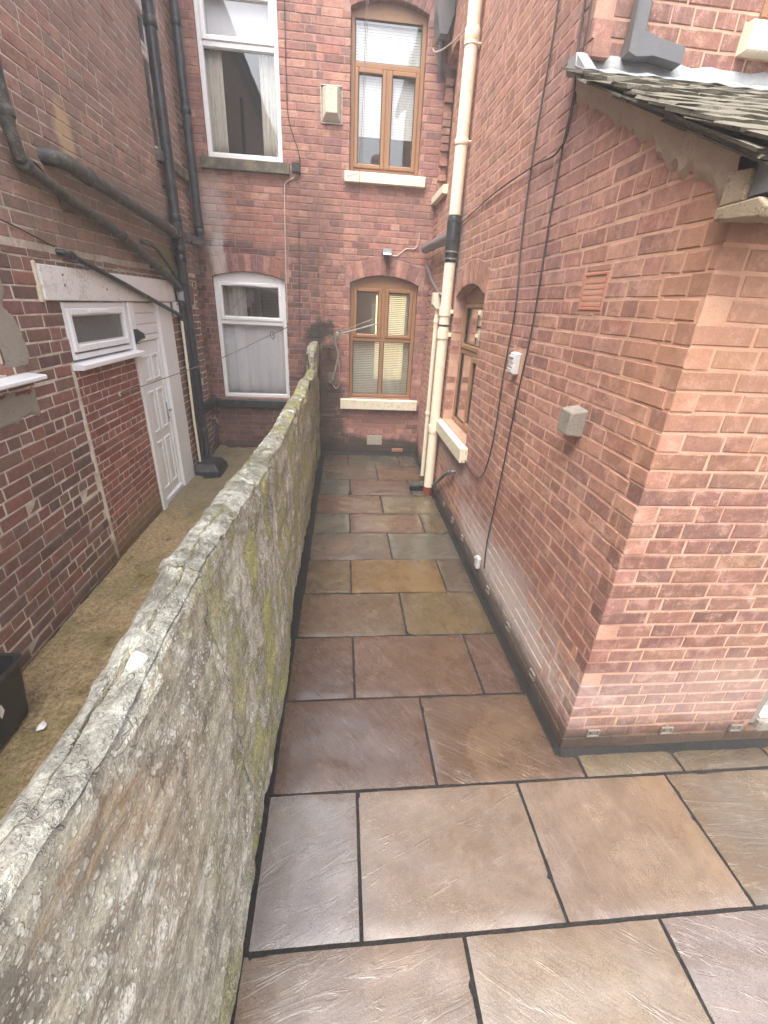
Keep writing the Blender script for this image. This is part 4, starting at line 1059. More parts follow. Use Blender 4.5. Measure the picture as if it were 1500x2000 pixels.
nt.links.new(c, b.inputs['Base Color'])
rgh = math_(nt, 'ADD', 0.13, math_(nt, 'MULTIPLY', sstep(nt, math_(nt, 'ADD', big, math_(nt, 'MULTIPLY', math_(nt, 'SUBTRACT', fine, 0.5), 0.4)), 0.3, 0.75), 0.32))
rgh = math_(nt, 'SUBTRACT', rgh, math_(nt, 'MULTIPLY', dwm, 0.10))
nt.links.new(rgh, b.inputs['Roughness'])
nt.links.new(math_(nt, 'MAXIMUM', math_(nt, 'SUBTRACT', 0.20, math_(nt, 'MULTIPLY', dwm, 0.12)), 0.06), b.inputs['Coat Roughness'])
b.inputs['Specular IOR Level'].default_value = 0.75
b.inputs['Coat Weight'].default_value = 1.0; b.inputs['Coat Roughness'].default_value = 0.14; b.inputs['Coat IOR'].default_value = 1.5
h = math_(nt, 'ADD', math_(nt, 'ADD', math_(nt, 'MULTIPLY', stp, math_(nt, 'ADD', 0.15, math_(nt, 'MULTIPLY', r3, 0.6))), math_(nt, 'MULTIPLY', str2, math_(nt, 'SUBTRACT', 0.55, math_(nt, 'MULTIPLY', r3, 0.42)))), math_(nt, 'ADD', math_(nt, 'MULTIPLY', mid, 0.7), math_(nt, 'MULTIPLY', fine, 0.30)))
bump(nt, b, h, 0.55, 0.006)
M_slab = sl

def slab(poly, col, seed):
    """a riven flag: gridded top that follows the polygon's (rectangle with optional notch) outline"""
    x0, x1, y0, y1, notch = poly; rnd = random.Random(seed)
    w, d = x1 - x0, y1 - y0; nx = max(6, int(w / 0.032)); ny = max(5, int(d / 0.032))
    xs = np.linspace(x0, x1, nx + 1); ys = np.linspace(y0, y1, ny + 1)
    if notch:
        xs = np.sort(np.append(xs[np.abs(xs - notch[0]) > 0.012], notch[0])); ys = np.sort(np.append(ys[np.abs(ys - notch[1]) > 0.012], notch[1]))
    XX, YY = np.meshgrid(xs, ys); ny_, nx_ = XX.shape
    ex = np.minimum(XX - x0, x1 - XX); ey = np.minimum(YY - y0, y1 - YY)
    if notch:
        dn = np.maximum(notch[0] - XX, notch[1] - YY); e = np.minimum(np.minimum(ex, ey), np.where(dn > -1e-6, np.maximum(dn, 0), 0))
    else: e = np.minimum(ex, ey)
    p = np.stack([XX * 5 + seed * 3.1, YY * 7, 0 * XX], -1)
    a = rnd.uniform(-0.5, 0.6); p2 = np.stack([(XX * math.cos(a) + YY * math.sin(a)) * 2.2 + seed, (-XX * math.sin(a) + YY * math.cos(a)) * 9, 0 * XX], -1)
    t = (fbm(p2, 3, seed) + 0.5) * 5; ter_ = np.floor(t) + np.clip((t - np.floor(t) - 0.8) / 0.2, 0, 1)
    tilt = rnd.uniform(-0.004, 0.004) * (XX - (x0 + x1) / 2) + rnd.uniform(-0.006, 0.006) * (YY - (y0 + y1) / 2)
    Z = 0.0035 + 0.006 * fbm(p, 4, seed) + 0.0022 * (ter_ - 2.5) + tilt
    Z = Z - 0.005 * np.clip(1 - e / 0.010, 0, 1) ** 2 * (0.6 + 0.8 * vnoise(p * 4, seed))
    JX = XX + np.where(np.minimum(XX - x0, x1 - XX) < 1e-6, 1, 0) * 0.0022 * fbm(np.stack([YY * 14, YY * 0 + seed, YY * 0], -1), 3, seed)
    JY = YY + np.where(np.minimum(YY - y0, y1 - YY) < 1e-6, 1, 0) * 0.0022 * fbm(np.stack([XX * 14, XX * 0 + seed, XX * 0], -1), 3, seed + 1)
    cx, cy = (x0 + x1) / 2, (y0 + y1) / 2
    b_ = MB(); top = np.stack([JX - cx, JY - cy, Z], -1).reshape(-1, 3); b_.add(top, [])
    ok = lambda i, j: 0 <= i < nx_ - 1 and 0 <= j < ny_ - 1 and not (notch and (xs[i] + xs[i + 1]) / 2 > notch[0] and (ys[j] + ys[j + 1]) / 2 > notch[1])
    o = len(b_.v); bot = top.copy(); bot[:, 2] = -0.03; b_.add(bot, [])
    for j in range(ny_ - 1):
        for i in range(nx_ - 1):
            if not ok(i, j): continue
            k = j * nx_ + i; q = (k, k + 1, k + nx_ + 1, k + nx_); b_.f.append(q)
            for (di, dj, s, t_) in ((-1, 0, q[3], q[0]), (1, 0, q[1], q[2]), (0, -1, q[0], q[1]), (0, 1, q[2], q[3])):
                if not ok(i + di, j + dj): b_.f.append((t_, s, s + o, t_ + o))
    me_o = b_.build('slab', M_slab, None, True); me_o.parent = pave; me_o.location = (cx, cy, 0); me_o.color = lin(*col)
    return me_o
J = 0.0078
ROWY = [-0.93, -0.335, 0.25, 0.825, 1.42, 2.0, 2.575, 3.12, 3.665, 4.22, 4.712, 5.27, 5.835, 6.45, 6.965]
SLABS = [
    (0, [-0.34, 0.50, 1.33, 2.17, 3.0], [(150, 128, 116), (150, 130, 112), (142, 126, 118), (140, 126, 110)]),
    (1, [-0.34, 0.095, 0.94, 1.78, 2.62], [(146, 126, 116), (152, 130, 108), (144, 126, 116), (140, 122, 106)]),
    (2, [-0.36, 0.50, 1.33, 2.17, 3.0], [(150, 124, 108), (156, 132, 112), (146, 128, 122), (140, 124, 112)]),
    (3, [-0.345, 0.093, 0.938, 1.78, 2.62, 3.4], [(150, 138, 134), (150, 124, 106), (146, 118, 100), (126, 104, 84), (130, 108, 90)]),
    (4, [-0.335, 0.51], [(112, 82, 72)]),
    (5, [-0.33, 0.098, 0.94, 1.205], [(104, 74, 62), (110, 75, 58), (106, 70, 58)]),
    (6, [-0.315, 0.51, 1.20], [(112, 86, 64), (114, 90, 54)]),
    (7, [-0.305, 0.10, 0.94, 1.20], [(106, 88, 64), (132, 96, 54), (100, 84, 68)]),
    (8, [-0.30, 0.512, 1.205], [(116, 100, 88), (110, 106, 90)]),
    (9, [-0.295, 0.108, 0.94, 1.21], [(106, 106, 90), (126, 88, 74), (116, 98, 74)]),
    (10, [-0.29, 0.518, 1.215], [(124, 88, 72), (120, 100, 76)]),
    (11, [-0.28, 0.13, 0.952], [(104, 108, 96), (116, 84, 76)]),
    (12, [-0.275, 0.54, 1.22], [(114, 98, 80), (116, 90, 68)]),
    (13, [-0.27, 0.12, 0.93, 1.21], [(104, 86, 70), (104, 98, 80), (102, 90, 74)]),
]
sn = 0
for r_, xs_, cols_ in SLABS:
    for k, c_ in enumerate(cols_):
        if r_ < 4: c_ = tuple(min(255, x * 1.07) for x in c_)  # near rows lightened, painting the sky's sheen into their colour
        sn += 1; slab((xs_[k] + J, xs_[k + 1] - J, ROWY[r_] + J, ROWY[r_ + 1] - J, None), c_, sn)
slab((0.51 + J, 1.335 - J, 1.42 + J, 2.0 - J, (1.215, 1.555)), (114, 82, 64), 71)
for k, (a, b_) in enumerate(((1.335, 1.905), (1.905, 2.475), (2.475, 3.05), (3.05, 3.6))): slab((a + J, b_ - J, 1.42 + J, 1.562, None), [(122, 104, 82), (116, 98, 78), (124, 98, 80), (118, 100, 80)][k], 80 + k)
slab((0.952 + J, 1.13, 5.27 + J, 5.42, None), (112, 96, 80), 91); slab((0.952 + J, 1.20, 5.56, 5.835 - J, None), (106, 98, 82), 92)

# ------------------------------------------------------------------ the dividing wall of stone flags set on edge
sm_, nt, b = newmat('lichen_stone'); pos = position(nt)
px = mapping(nt, pos, (1, 0.8, 1.5)); bed_n = noise(nt, px, 2.6, 6, 0.65, 0.6)
lam = noise(nt, mapping(nt, pos, (1, 1.2, 16)), 1.8, 5, 0.65, 0.5)
fine = noise(nt, pos, 95, 4, 0.7); md = noise(nt, pos, 17, 5, 0.7); lg = noise(nt, pos, 1.5, 5, 0.6)
sep = N(nt, 'ShaderNodeSeparateXYZ'); nt.links.new(pos, sep.inputs[0]); sy, sz = sep.outputs['Y'], sep.outputs['Z']
c = mix(nt, sstep(nt, md, 0.32, 0.66), lin(134, 131, 118), lin(188, 183, 164))
c = mix(nt, math_(nt, 'MULTIPLY', sstep(nt, lam, 0.48, 0.62), 0.4), c, lin(132, 114, 98))
# bare orange-brown beds near the top of the near flag
ob = math_(nt, 'MULTIPLY', sstep(nt, bed_n, 0.48, 0.62), math_(nt, 'MULTIPLY', sstep(nt, sy, 0.95, 0.35), sstep(nt, sz, 0.75, 1.1)))
c = mix(nt, math_(nt, 'MULTIPLY', ob, 0.62), c, mix(nt, sstep(nt, lam, 0.4, 0.6), lin(172, 140, 104), lin(142, 116, 92)))
dk = noise(nt, mapping(nt, pos, (1, 1.2, 0.9)), 4.2, 6, 0.7, 0.4)
c = mix(nt, math_(nt, 'MULTIPLY', sstep(nt, dk, 0.50, 0.60), 0.5), c, lin(92, 86, 78))
# lichens: pale crusts in three sizes
lv = mapping(nt, pos, (1, 1.0, 1.0)); wv = N(nt, 'ShaderNodeVectorMath', operation='ADD'); nt.links.new(lv, wv.inputs[0])
wn_ = N(nt, 'ShaderNodeTexNoise'); wn_.inputs['Scale'].default_value = 22; nt.links.new(pos, wn_.inputs['Vector'])
ws = N(nt, 'ShaderNodeVectorMath', operation='SCALE'); nt.links.new(wn_.outputs['Color'], ws.inputs[0]); ws.inputs['Scale'].default_value = 0.03; nt.links.new(ws.outputs[0], wv.inputs[1])
def spots(scale, r0, r1):
    v = N(nt, 'ShaderNodeTexVoronoi'); v.inputs['Scale'].default_value = scale; nt.links.new(wv.outputs[0], v.inputs['Vector'])
    cr = N(nt, 'ShaderNodeSeparateColor'); nt.links.new(v.outputs['Color'], cr.inputs[0])
    rr = math_(nt, 'MULTIPLY_ADD', cr.outputs[0], r1 - r0, r0)
    return sstep(nt, math_(nt, 'SUBTRACT', rr, v.outputs['Distance']), -0.03, 0.06)
sp1 = spots(105, 0.02, 0.52); sp2 = spots(44, -0.10, 0.48); sp3 = spots(11, -0.28, 0.44)
cr_n = noise(nt, mapping(nt, pos, (1, 1.6, 0.8)), 11, 6, 0.75); crust = math_(nt, 'MULTIPLY', sstep(nt, cr_n, 0.53, 0.63), 0.75)
dens = sstep(nt, math_(nt, 'ADD', lg, math_(nt, 'MULTIPLY', md, 0.35)), 0.46, 0.72)
lm = math_(nt, 'MAXIMUM', math_(nt, 'MULTIPLY', math_(nt, 'MAXIMUM', sp1, sp2), math_(nt, 'ADD', 0.35, math_(nt, 'MULTIPLY', dens, 0.65))), math_(nt, 'MULTIPLY', sp3, math_(nt, 'ADD', 0.2, dens), clamp=True))
lm = math_(nt, 'MAXIMUM', lm, crust)
lm = math_(nt, 'MULTIPLY', lm, sstep(nt, fine, 0.25, 0.5))
lm = math_(nt, 'MULTIPLY', lm, math_(nt, 'SUBTRACT', 1.0, math_(nt, 'MULTIPLY', ob, 0.75)))
c = mix(nt, math_(nt, 'MULTIPLY', lm, 0.85), c, mix(nt, lg, lin(206, 204, 188), lin(222, 220, 210)))
# moss, thick along the middle of the wall and at its foot
mo = math_(nt, 'ADD', sstep(nt, sy, 0.5, 1.5), math_(nt, 'MULTIPLY', sstep(nt, sz, 0.40, 0.05), 0.6), clamp=True)
mn = math_(nt, 'ADD', noise(nt, mapping(nt, pos, (1, 1.4, 0.7)), 3.4, 6, 0.7), math_(nt, 'MULTIPLY', math_(nt, 'SUBTRACT', fine, 0.5), 0.35))
mk = math_(nt, 'MULTIPLY', sstep(nt, mn, 0.47, 0.57), mo)
c = mix(nt, math_(nt, 'MULTIPLY', mk, 0.9), c, mix(nt, sstep(nt, fine, 0.35, 0.65), lin(132, 130, 76), lin(188, 184, 124)))
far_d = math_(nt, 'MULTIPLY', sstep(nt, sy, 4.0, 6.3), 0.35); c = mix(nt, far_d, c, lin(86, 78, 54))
# pale crust over the top edge
nm = N(nt, 'ShaderNodeNewGeometry'); sn_ = N(nt, 'ShaderNodeSeparateXYZ'); nt.links.new(nm.outputs['Normal'], sn_.inputs[0])
tp = math_(nt, 'MULTIPLY', sstep(nt, math_(nt, 'ADD', sz, math_(nt, 'MULTIPLY', math_(nt, 'SUBTRACT', cr_n, 0.5), 0.5)), 1.36, 1.46), sstep(nt, math_(nt, 'ADD', sn_.outputs['Z'], math_(nt, 'MULTIPLY', math_(nt, 'SUBTRACT', md, 0.5), 0.9)), 0.25, 0.8))
tcol = mix(nt, sstep(nt, md, 0.35, 0.62), lin(98, 97, 92), lin(146, 146, 138))
tcol = mix(nt, math_(nt, 'MULTIPLY', sp3, 0.8), tcol, lin(214, 214, 208))
tcol = mix(nt, math_(nt, 'MULTIPLY', sstep(nt, sy, 1.2, 3.2), math_(nt, 'MULTIPLY', sstep(nt, mn, 0.44, 0.58), 0.75)), tcol, lin(150, 146, 88))
tcol = mix(nt, math_(nt, 'MULTIPLY', sstep(nt, fine, 0.52, 0.68), 0.5), tcol, lin(70, 68, 64))
tcol = mix(nt, math_(nt, 'MULTIPLY', sstep(nt, dk, 0.50, 0.62), 0.45), tcol, lin(92, 88, 80))
c = mix(nt, math_(nt, 'MULTIPLY', tp, 0.88), c, tcol)
f2 = noise(nt, pos, 150, 3, 0.75); fk = math_(nt, 'ADD', 0.58, math_(nt, 'ADD', math_(nt, 'MULTIPLY', f2, 0.9), math_(nt, 'MULTIPLY', noise(nt, pos, 38, 4, 0.75), 0.55)))
fc = N(nt, 'ShaderNodeCombineColor'); [nt.links.new(fk, fc.inputs[q]) for q in range(3)]
c = mix(nt, 1.0, c, fc.outputs[0], 'MULTIPLY')
pv_ = N(nt, 'ShaderNodeTexVoronoi', feature='DISTANCE_TO_EDGE'); pv_.inputs['Scale'].default_value = 7; pw_ = N(nt, 'ShaderNodeVectorMath', operation='ADD'); nt.links.new(mapping(nt, pos, (1, 1.6, 0.45)), pw_.inputs[0])
pn_ = N(nt, 'ShaderNodeTexNoise'); pn_.inputs['Scale'].default_value = 6; pn_.inputs['Detail'].default_value = 5; nt.links.new(pos, pn_.inputs['Vector']); ps_ = N(nt, 'ShaderNodeVectorMath', operation='SCALE'); ps_.inputs['Scale'].default_value = 0.35; nt.links.new(pn_.outputs['Color'], ps_.inputs[0]); nt.links.new(ps_.outputs[0], pw_.inputs[1]); nt.links.new(pw_.outputs[0], pv_.inputs['Vector'])
crk = math_(nt, 'MULTIPLY', sstep(nt, pv_.outputs['Distance'], 0.022, 0.004), sstep(nt, lg, 0.54, 0.66))
c = mix(nt, math_(nt, 'MULTIPLY', crk, 0.28), c, lin(54, 48, 42))
nt.links.new(c, b.inputs['Base Color']); b.inputs['Roughness'].default_value = 0.88; b.inputs['Specular IOR Level'].default_value = 0.25
hh = math_(nt, 'ADD', math_(nt, 'ADD', math_(nt, 'MULTIPLY', fine, 0.6), math_(nt, 'MULTIPLY', md, 1.2)), math_(nt, 'ADD', math_(nt, 'MULTIPLY', lm, 0.5), math_(nt, 'MULTIPLY', lam, 1.0)))
hh = math_(nt, 'ADD', hh, math_(nt, 'SUBTRACT', math_(nt, 'MULTIPLY', mk, math_(nt, 'ADD', 0.5, math_(nt, 'MULTIPLY', f2, 0.9))), math_(nt, 'MULTIPLY', crk, 0.7)))
bump(nt, b, hh, 0.85, 0.013)
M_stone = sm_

wall = thing('stone_wall', (-0.42, 2.5, 0), 'lichen covered wall of big old stone flags standing on edge between the two yards', 'wall')
def flag(y0, y1, topz, xr, th, seed, dy=0.013, crack=None, skew=(0.0, 0.0)):
    """one flag on edge: a displaced shell with laminated faces, a split top and closed ends"""
    ny = max(6, int((y1 - y0) / dy)); ys = np.linspace(y0, y1, ny + 1)
    nr, ntp, nl = 110, 60, 30
    tt = np.concatenate([np.linspace(0, 1, nr), 1 + np.linspace(0, 1, ntp + 2)[1:-1], 2 + np.linspace(0, 1, nl)]); M_ = len(tt)
    V = np.zeros((ny + 1, M_, 3))
    for a, y in enumerate(ys):
        zt = topz(y); x1_ = xr(y); x0_ = x1_ - th(y)
        f = np.clip(tt, 0, 1); g = np.clip(tt - 1, 0, 1); h = np.clip(tt - 2, 0, 1)
        x = np.where(tt <= 1, x1_, np.where(tt < 2, x1_ + (x0_ - x1_) * g, x0_))
        z = np.where(tt <= 1, -0.12 + f * (zt + 0.12), np.where(tt < 2, zt, zt + h * (-0.12 - zt)))
        kf = (y - y0) / (y1 - y0); yy = y + (skew[0] * (1 - kf) + skew[1] * kf) * (zt - z)
        V[a, :, 0] = x; V[a, :, 1] = yy; V[a, :, 2] = z
    P0 = V.copy(); q = np.stack([P0[..., 0] * 3, P0[..., 1], P0[..., 2]], -1)
    lam_ = fbm(np.stack([q[..., 1] * 1.6 + seed, q[..., 2] * 7, q[..., 0]], -1), 4, seed)
    t = (lam_ + 0.5) * 7; ter_ = np.floor(t) + np.clip((t - np.floor(t) - 0.75) / 0.25, 0, 1)
    D = 0.050 * fbm(q * np.array([1, 1.3, 1.6]) + 3, 4, 6) + 0.007 * (ter_ - 3.5) + 0.016 * fbm(q * 14, 4, seed + 5)
    side = np.where(tt <= 1, 1.0, np.where(tt < 2, 0.0, -1.0))[None, :]
    V[..., 0] += D * side
    chip = np.clip(fbm(np.stack([q[..., 1] * 9, q[..., 2] * 9, 0 * q[..., 0] + 5], -1), 4, 31) - 0.02, 0, 1)
    # rounded shoulders and uneven top
    g = np.clip(tt - 1, 0, 1)[None, :] * np.ones((ny + 1, 1)); zt_ = P0[:, nr, 2][:, None]
    near = np.exp(-np.maximum(zt_ - P0[..., 2], 0) / 0.02)
    V[..., 0] -= near * side * 0.010 + np.exp(-np.maximum(zt_ - P0[..., 2], 0) / 0.09) * side * chip * (0.16 if y1 < 5.3 else 0.03)
    shoulder = np.where((tt > 1) & (tt < 2), 0.020 * (np.abs(2 * g - 1) ** 3), 0) + np.where((tt <= 1) | (tt >= 2), near * 0.020, 0)
    topn = 0.040 * fbm(np.stack([P0[..., 0] * 9, P0[..., 1] * 3.0, 0 * P0[..., 0] + 3], -1), 4, 10) + 0.022 * fbm(np.stack([P0[..., 0] * 40, P0[..., 1] * 22, 0 * P0[..., 0]], -1), 3, seed + 8)
    wt = np.clip((P0[..., 2] - zt_ + 0.30) / 0.30, 0, 1) ** 2
    V[..., 2] += topn * wt - shoulder
    if crack:
        for a, y in enumerate(ys):
            gc, wd, dp = crack(y); w3 = vnoise(np.array([[y * 17, 0, 1.0], [y * 41, 3, 0], [y * 8, 7, 0]]), 2); gc += 0.10 * (w3[0] - 0.5) + 0.05 * (w3[1] - 0.5); wd *= 0.35 + 1.3 * w3[2]
            if dp <= 0: continue
            gg = np.where((tt > 1) & (tt < 2), tt - 1, 9)
            V[a, :, 2] -= dp * np.exp(-((gg - gc) / wd) ** 4)
            V[a, :, 2] -= np.where(gg > gc, 0.006, 0) * np.where(gg < 2, 1, 0) * (dp > 0.03)
    b_ = MB(); b_.add(V.reshape(-1, 3), [(a * M_ + k, (a + 1) * M_ + k, (a + 1) * M_ + k + 1, a * M_ + k + 1) for a in range(ny) for k in range(M_ - 1)])
    for a, rev in ((0, False), (ny, True)):
        ring = [a * M_ + k for k in range(M_)]
        o = len(b_.v); cpt = V[a].mean(0); b_.v.append((cpt[0], V[a, :, 1].mean(), cpt[2]))
        for k in range(M_ - 1):
            tri = (o, ring[k], ring[k + 1]); b_.f.append(tri if not rev else tri[::-1])
        tri = (o, ring[-1], ring[0]); b_.f.append(tri if not rev else tri[::-1])
    return b_.build('stone_flag', M_stone, wall, True)
ln = lambda pts: (lambda y: float(np.interp(y, [p[0] for p in pts], [p[1] for p in pts])))
ck = lambda y: (0.45 + 0.12 * math.sin(y * 4.1) + 0.05 * math.sin(y * 13), 0.034 + 0.016 * math.sin(y * 9 + 1), 0.045 if y < 0.62 else 0.020)
flag(-1.6, 0.960, ln([(-1.6, 1.70), (0.2, 1.66), (0.5, 1.61), (0.96, 1.640)]), ln([(-1.6, -0.375), (0.3, -0.362), (0.96, -0.352)]), ln([(-1.6, 0.10), (0.3, 0.095), (0.96, 0.095)]), 3, 0.011, ck, (0, 0.18))
flag(0.968, 2.14, ln([(0.96, 1.645), (1.3, 1.61), (1.7, 1.57), (2.14, 1.51)]), ln([(0.96, -0.353), (2.14, -0.345)]), ln([(0.96, 0.10), (2.14, 0.135)]), 3, 0.011, lambda y: (0.40 + 0.1 * math.sin(y * 6), 0.03, 0.020 if y < 1.5 else 0), (0.18, 0.18))
flag(2.148, 3.75, ln([(2.1, 1.51), (2.8, 1.465), (3.75, 1.455)]), ln([(2.1, -0.365), (3.75, -0.36)]), ln([(2.1, 0.125), (3.75, 0.115)]), 14, 0.016, None, (0.18, 0.05))
flag(3.757, 5.25, ln([(3.7, 1.45), (4.5, 1.43), (5.25, 1.46)]), ln([(3.7, -0.362), (5.25, -0.35)]), ln([(3.7, 0.12), (5.25, 0.115)]), 19, 0.018, None, (0.05, 0))
flag(5.257, 6.22, ln([(5.2, 1.47), (5.7, 1.40), (6.22, 1.42)]), ln([(5.2, -0.352), (6.22, -0.345)]), ln([(5.2, 0.12), (6.22, 0.11)]), 23, 0.018)
flag(6.227, 6.985, ln([(6.2, 1.63), (6.5, 1.71), (6.98, 1.72)]), ln([(6.2, -0.34), (6.98, -0.335)]), ln([(6.2, 0.125), (6.98, 0.115)]), 29, 0.018)
# ------------------------------------------------------------------ pipes
def pipe_thing(name, pts, r, mat, label, cat, collars=(), brackets=(), smooth=0, wall=None, group=None, seg=16):
    """collars: (point, direction, length, extra radius); brackets: (point, wall point)"""
    group = group or {'waste_pipe': 'waste pipes on the house walls', 'overflow_pipe': 'narrow overflow pipes on the dark wall', 'soil_pipe': 'soil pipes'}.get(name)
    t = thing(name, pts[0], label, cat, group)
    b = MB(); b.tube(pts, r, seg, smooth_n=smooth); b.build('pipe', mat, t, True)
    for p, d, l, e in collars:
        p = Vector(p); d = Vector(d).normalized(); c = MB(); rr = (r if not hasattr(r, '__len__') else r[0])
        c.tube([p - d * l / 2, p - d * (l / 2 - 0.006), p + d * (l / 2 - 0.006), p + d * l / 2], [rr + e * .6, rr + e, rr + e, rr + e * .6], seg); c.build('collar', mat, t, True)
    for p, q in brackets:
        p, q = Vector(p), Vector(q); c = MB(); rr = (r if not hasattr(r, '__len__') else r[0])
        c.tube([p - Vector((0, 0, .012)), p + Vector((0, 0, .012))], rr + 0.007, seg)
        d = (q - p); s = Vector((0, 0, 1)).cross(d).normalized() * 0.03
        c.tube([p + d * 0.3 + s, q + s], 0.011, 8); c.tube([p + d * 0.3 - s, q - s], 0.011, 8)
        c.build('bracket', mat, t, True)
    return t
# left: black soil pipe and its branches
sx, sy_ = XL + 0.085, 6.0
t = pipe_thing('soil_pipe', [(sx, sy_, 0.16), (sx, sy_, 6.6)], 0.057, M_blackpipe, 'black vertical soil pipe standing on the dark hood beside the white door', 'soil pipe',
    [((sx, sy_, z), (0, 0, 1), 0.075, 0.010) for z in (0.62, 2.62, 2.72, 3.02, 4.6)], [((sx, sy_, z), (XL, sy_, z)) for z in (1.5, 3.3, 5.0)])
c = MB(); c.tube([(sx, sy_, 2.76), (sx, sy_, 2.98)], 0.066, 16); c.tube([(sx, sy_, 2.86), (sx, sy_ - 0.13, 2.875)], 0.060, 16); c.tube([(sx, sy_, 2.86), (sx, sy_ + 0.13, 2.86)], 0.060, 16); c.build('branch_fitting', M_blackpipe, t, True)
pipe_thing('waste_pipe', [(XL - 0.03, 3.72, 3.02), (XL + 0.05, 3.76, 3.02), (XL + 0.085, 3.86, 3.015), (sx, 4.2, 2.99), (sx, 5.0, 2.935), (sx, 5.9, 2.865)], 0.050, M_mosspipe,
    'thick grey waste pipe sloping from the cement patched hole down to the soil pipe', 'pipe', [((sx, 4.13, 2.995), (0, 1, -0.06), 0.05, 0.009), ((sx, 5.80, 2.872), (0, 1, -0.06), 0.08, 0.009)])
p2x = XL + 0.10
pipe_thing('waste_pipe', [(p2x, 6.85, 6.6), (p2x, 6.85, 3.0), (p2x, 6.84, 2.90), (p2x, 6.78, 2.865), (p2x, 6.4, 2.86), (p2x, 6.07, 2.86)], 0.052, M_blackpipe,
    'dark pipe down the inner corner, turning along the wall to the soil pipe', 'pipe', [((p2x, 6.85, z), (0, 0, 1), 0.06, 0.009) for z in (2.99, 3.06, 4.2, 4.95)], [((p2x, 6.85, 4.05), (XL, 6.85, 4.05))])
ux = XL + 0.06
pipe_thing('waste_pipe', [(ux, 3.35, 5.6), (ux, 3.34, 3.05), (ux, 3.37, 2.93), (ux, 3.46, 2.885), (ux, 4.6, 2.68), (ux, 5.72, 2.38), (ux, 5.86, 2.335), (ux, 5.885, 2.26)], 0.036, M_mosspipe,
    'mossy old pipe sloping over the white board from the left edge to the black downpipe', 'pipe', [((ux, 3.345, 3.13), (0, 0, 1), 0.05, 0.008), ((ux, 3.40, 2.905), (0, 1, -.35), 0.05, 0.010), ((ux, 4.6, 2.68), (0, 1, -.2), 0.05, 0.006)], [((ux, 4.2, 2.755), (XL, 4.2, 2.755)), ((ux, 5.3, 2.49), (XL, 5.3, 2.49))])
pipe_thing('downpipe', [(ux, 5.885, 2.20), (ux, 5.885, 0.14)], 0.037, M_blackpaint, 'black downpipe close beside the taller soil pipe', 'downpipe', [((ux, 5.885, z), (0, 0, 1), 0.05, 0.007) for z in (2.16, 1.0)], [((ux, 5.885, 1.25), (XL, 5.885, 1.25))])
c = MB(); c.tube([(ux, 5.885, 2.29), (ux, 5.885, 2.19)], 0.041, 14); o = c.build('offset_collar', M_lead, None, True); o.parent = [x for x in bpy.data.objects if x.name.startswith('downpipe')][0]; o.location = -Vector(o.parent.location)
tx = XL + 0.05
pipe_thing('overflow_pipe', [(XL - 0.02, 3.64, 2.475), (XL + 0.03, 3.66, 2.47), (tx, 3.74, 2.455), (tx, 4.54, 2.295), (tx, 5.71, 2.055), (tx, 5.83, 2.02), (tx, 5.84, 1.98)], 0.021, M_blackpipe,
    'thin black pipe sloping across the white board above the door', 'pipe', [((tx, 3.73, 2.457), (0, 1, -.2), 0.05, 0.006), ((tx, 5.81, 2.03), (0, 1, -.2), 0.04, 0.006)])
pipe_thing('overflow_pipe', [(tx, 5.84, 1.97), (tx, 5.83, 1.5), (tx, 5.80, 0.8), (tx, 5.82, 0.14)], 0.016, M_cream, 'narrow cream pipe running down beside the white door to the hood', 'pipe')
pipe_thing('overflow_pipe', [(XL - 0.02, 5.11, 2.70), (XL + 0.05, 5.13, 2.69), (tx, 5.22, 2.69), (tx, 5.38, 2.66), (tx, 5.74, 2.50), (tx, 5.86, 2.44), (tx, 5.89, 2.34)], 0.017, M_mosspipe, 'short bent pipe between the thick waste pipe and the mossy one', 'pipe', [((tx, 5.15, 2.69), (0, 1, 0), 0.05, 0.008), ((tx, 5.80, 2.47), (0, 1, -.4), 0.06, 0.007)])
gb = thing('gully_hood', (XL + 0.17, 5.85, 0.08), 'black plastic hood over the drain where the soil pipe ends', 'drain cover')
g = MB()
def frust(x0, x1, y0, y1, z0, z1, i):
    v = [(x0, y0, z0), (x1, y0, z0), (x1, y1, z0), (x0, y1, z0), (x0, y0 + i, z1), (x1 - i, y0 + i, z1), (x1 - i, y1 - i, z1), (x0, y1 - i, z1)]
    return v, [(3, 2, 1, 0), (4, 5, 6, 7), (0, 1, 5, 4), (1, 2, 6, 5), (2, 3, 7, 6), (3, 0, 4, 7)]
g.add(*frust(XL + 0.02, XL + 0.34, 5.63, 6.12, 0.05, 0.14, 0.015)); g.add(*frust(XL + 0.02, XL + 0.335, 5.635, 6.115, 0.14, 0.235, 0.075)); ho = g.build('hood', M_blackpaint, gb)
bv = ho.modifiers.new('b', 'BEVEL'); bv.width = 0.012; bv.segments = 2
g = MB(); g.tube([(sx, sy_, 0.21), (sx, sy_, 0.30)], [0.075, 0.068], 16); g.build('socket', M_blackpaint, gb, True)

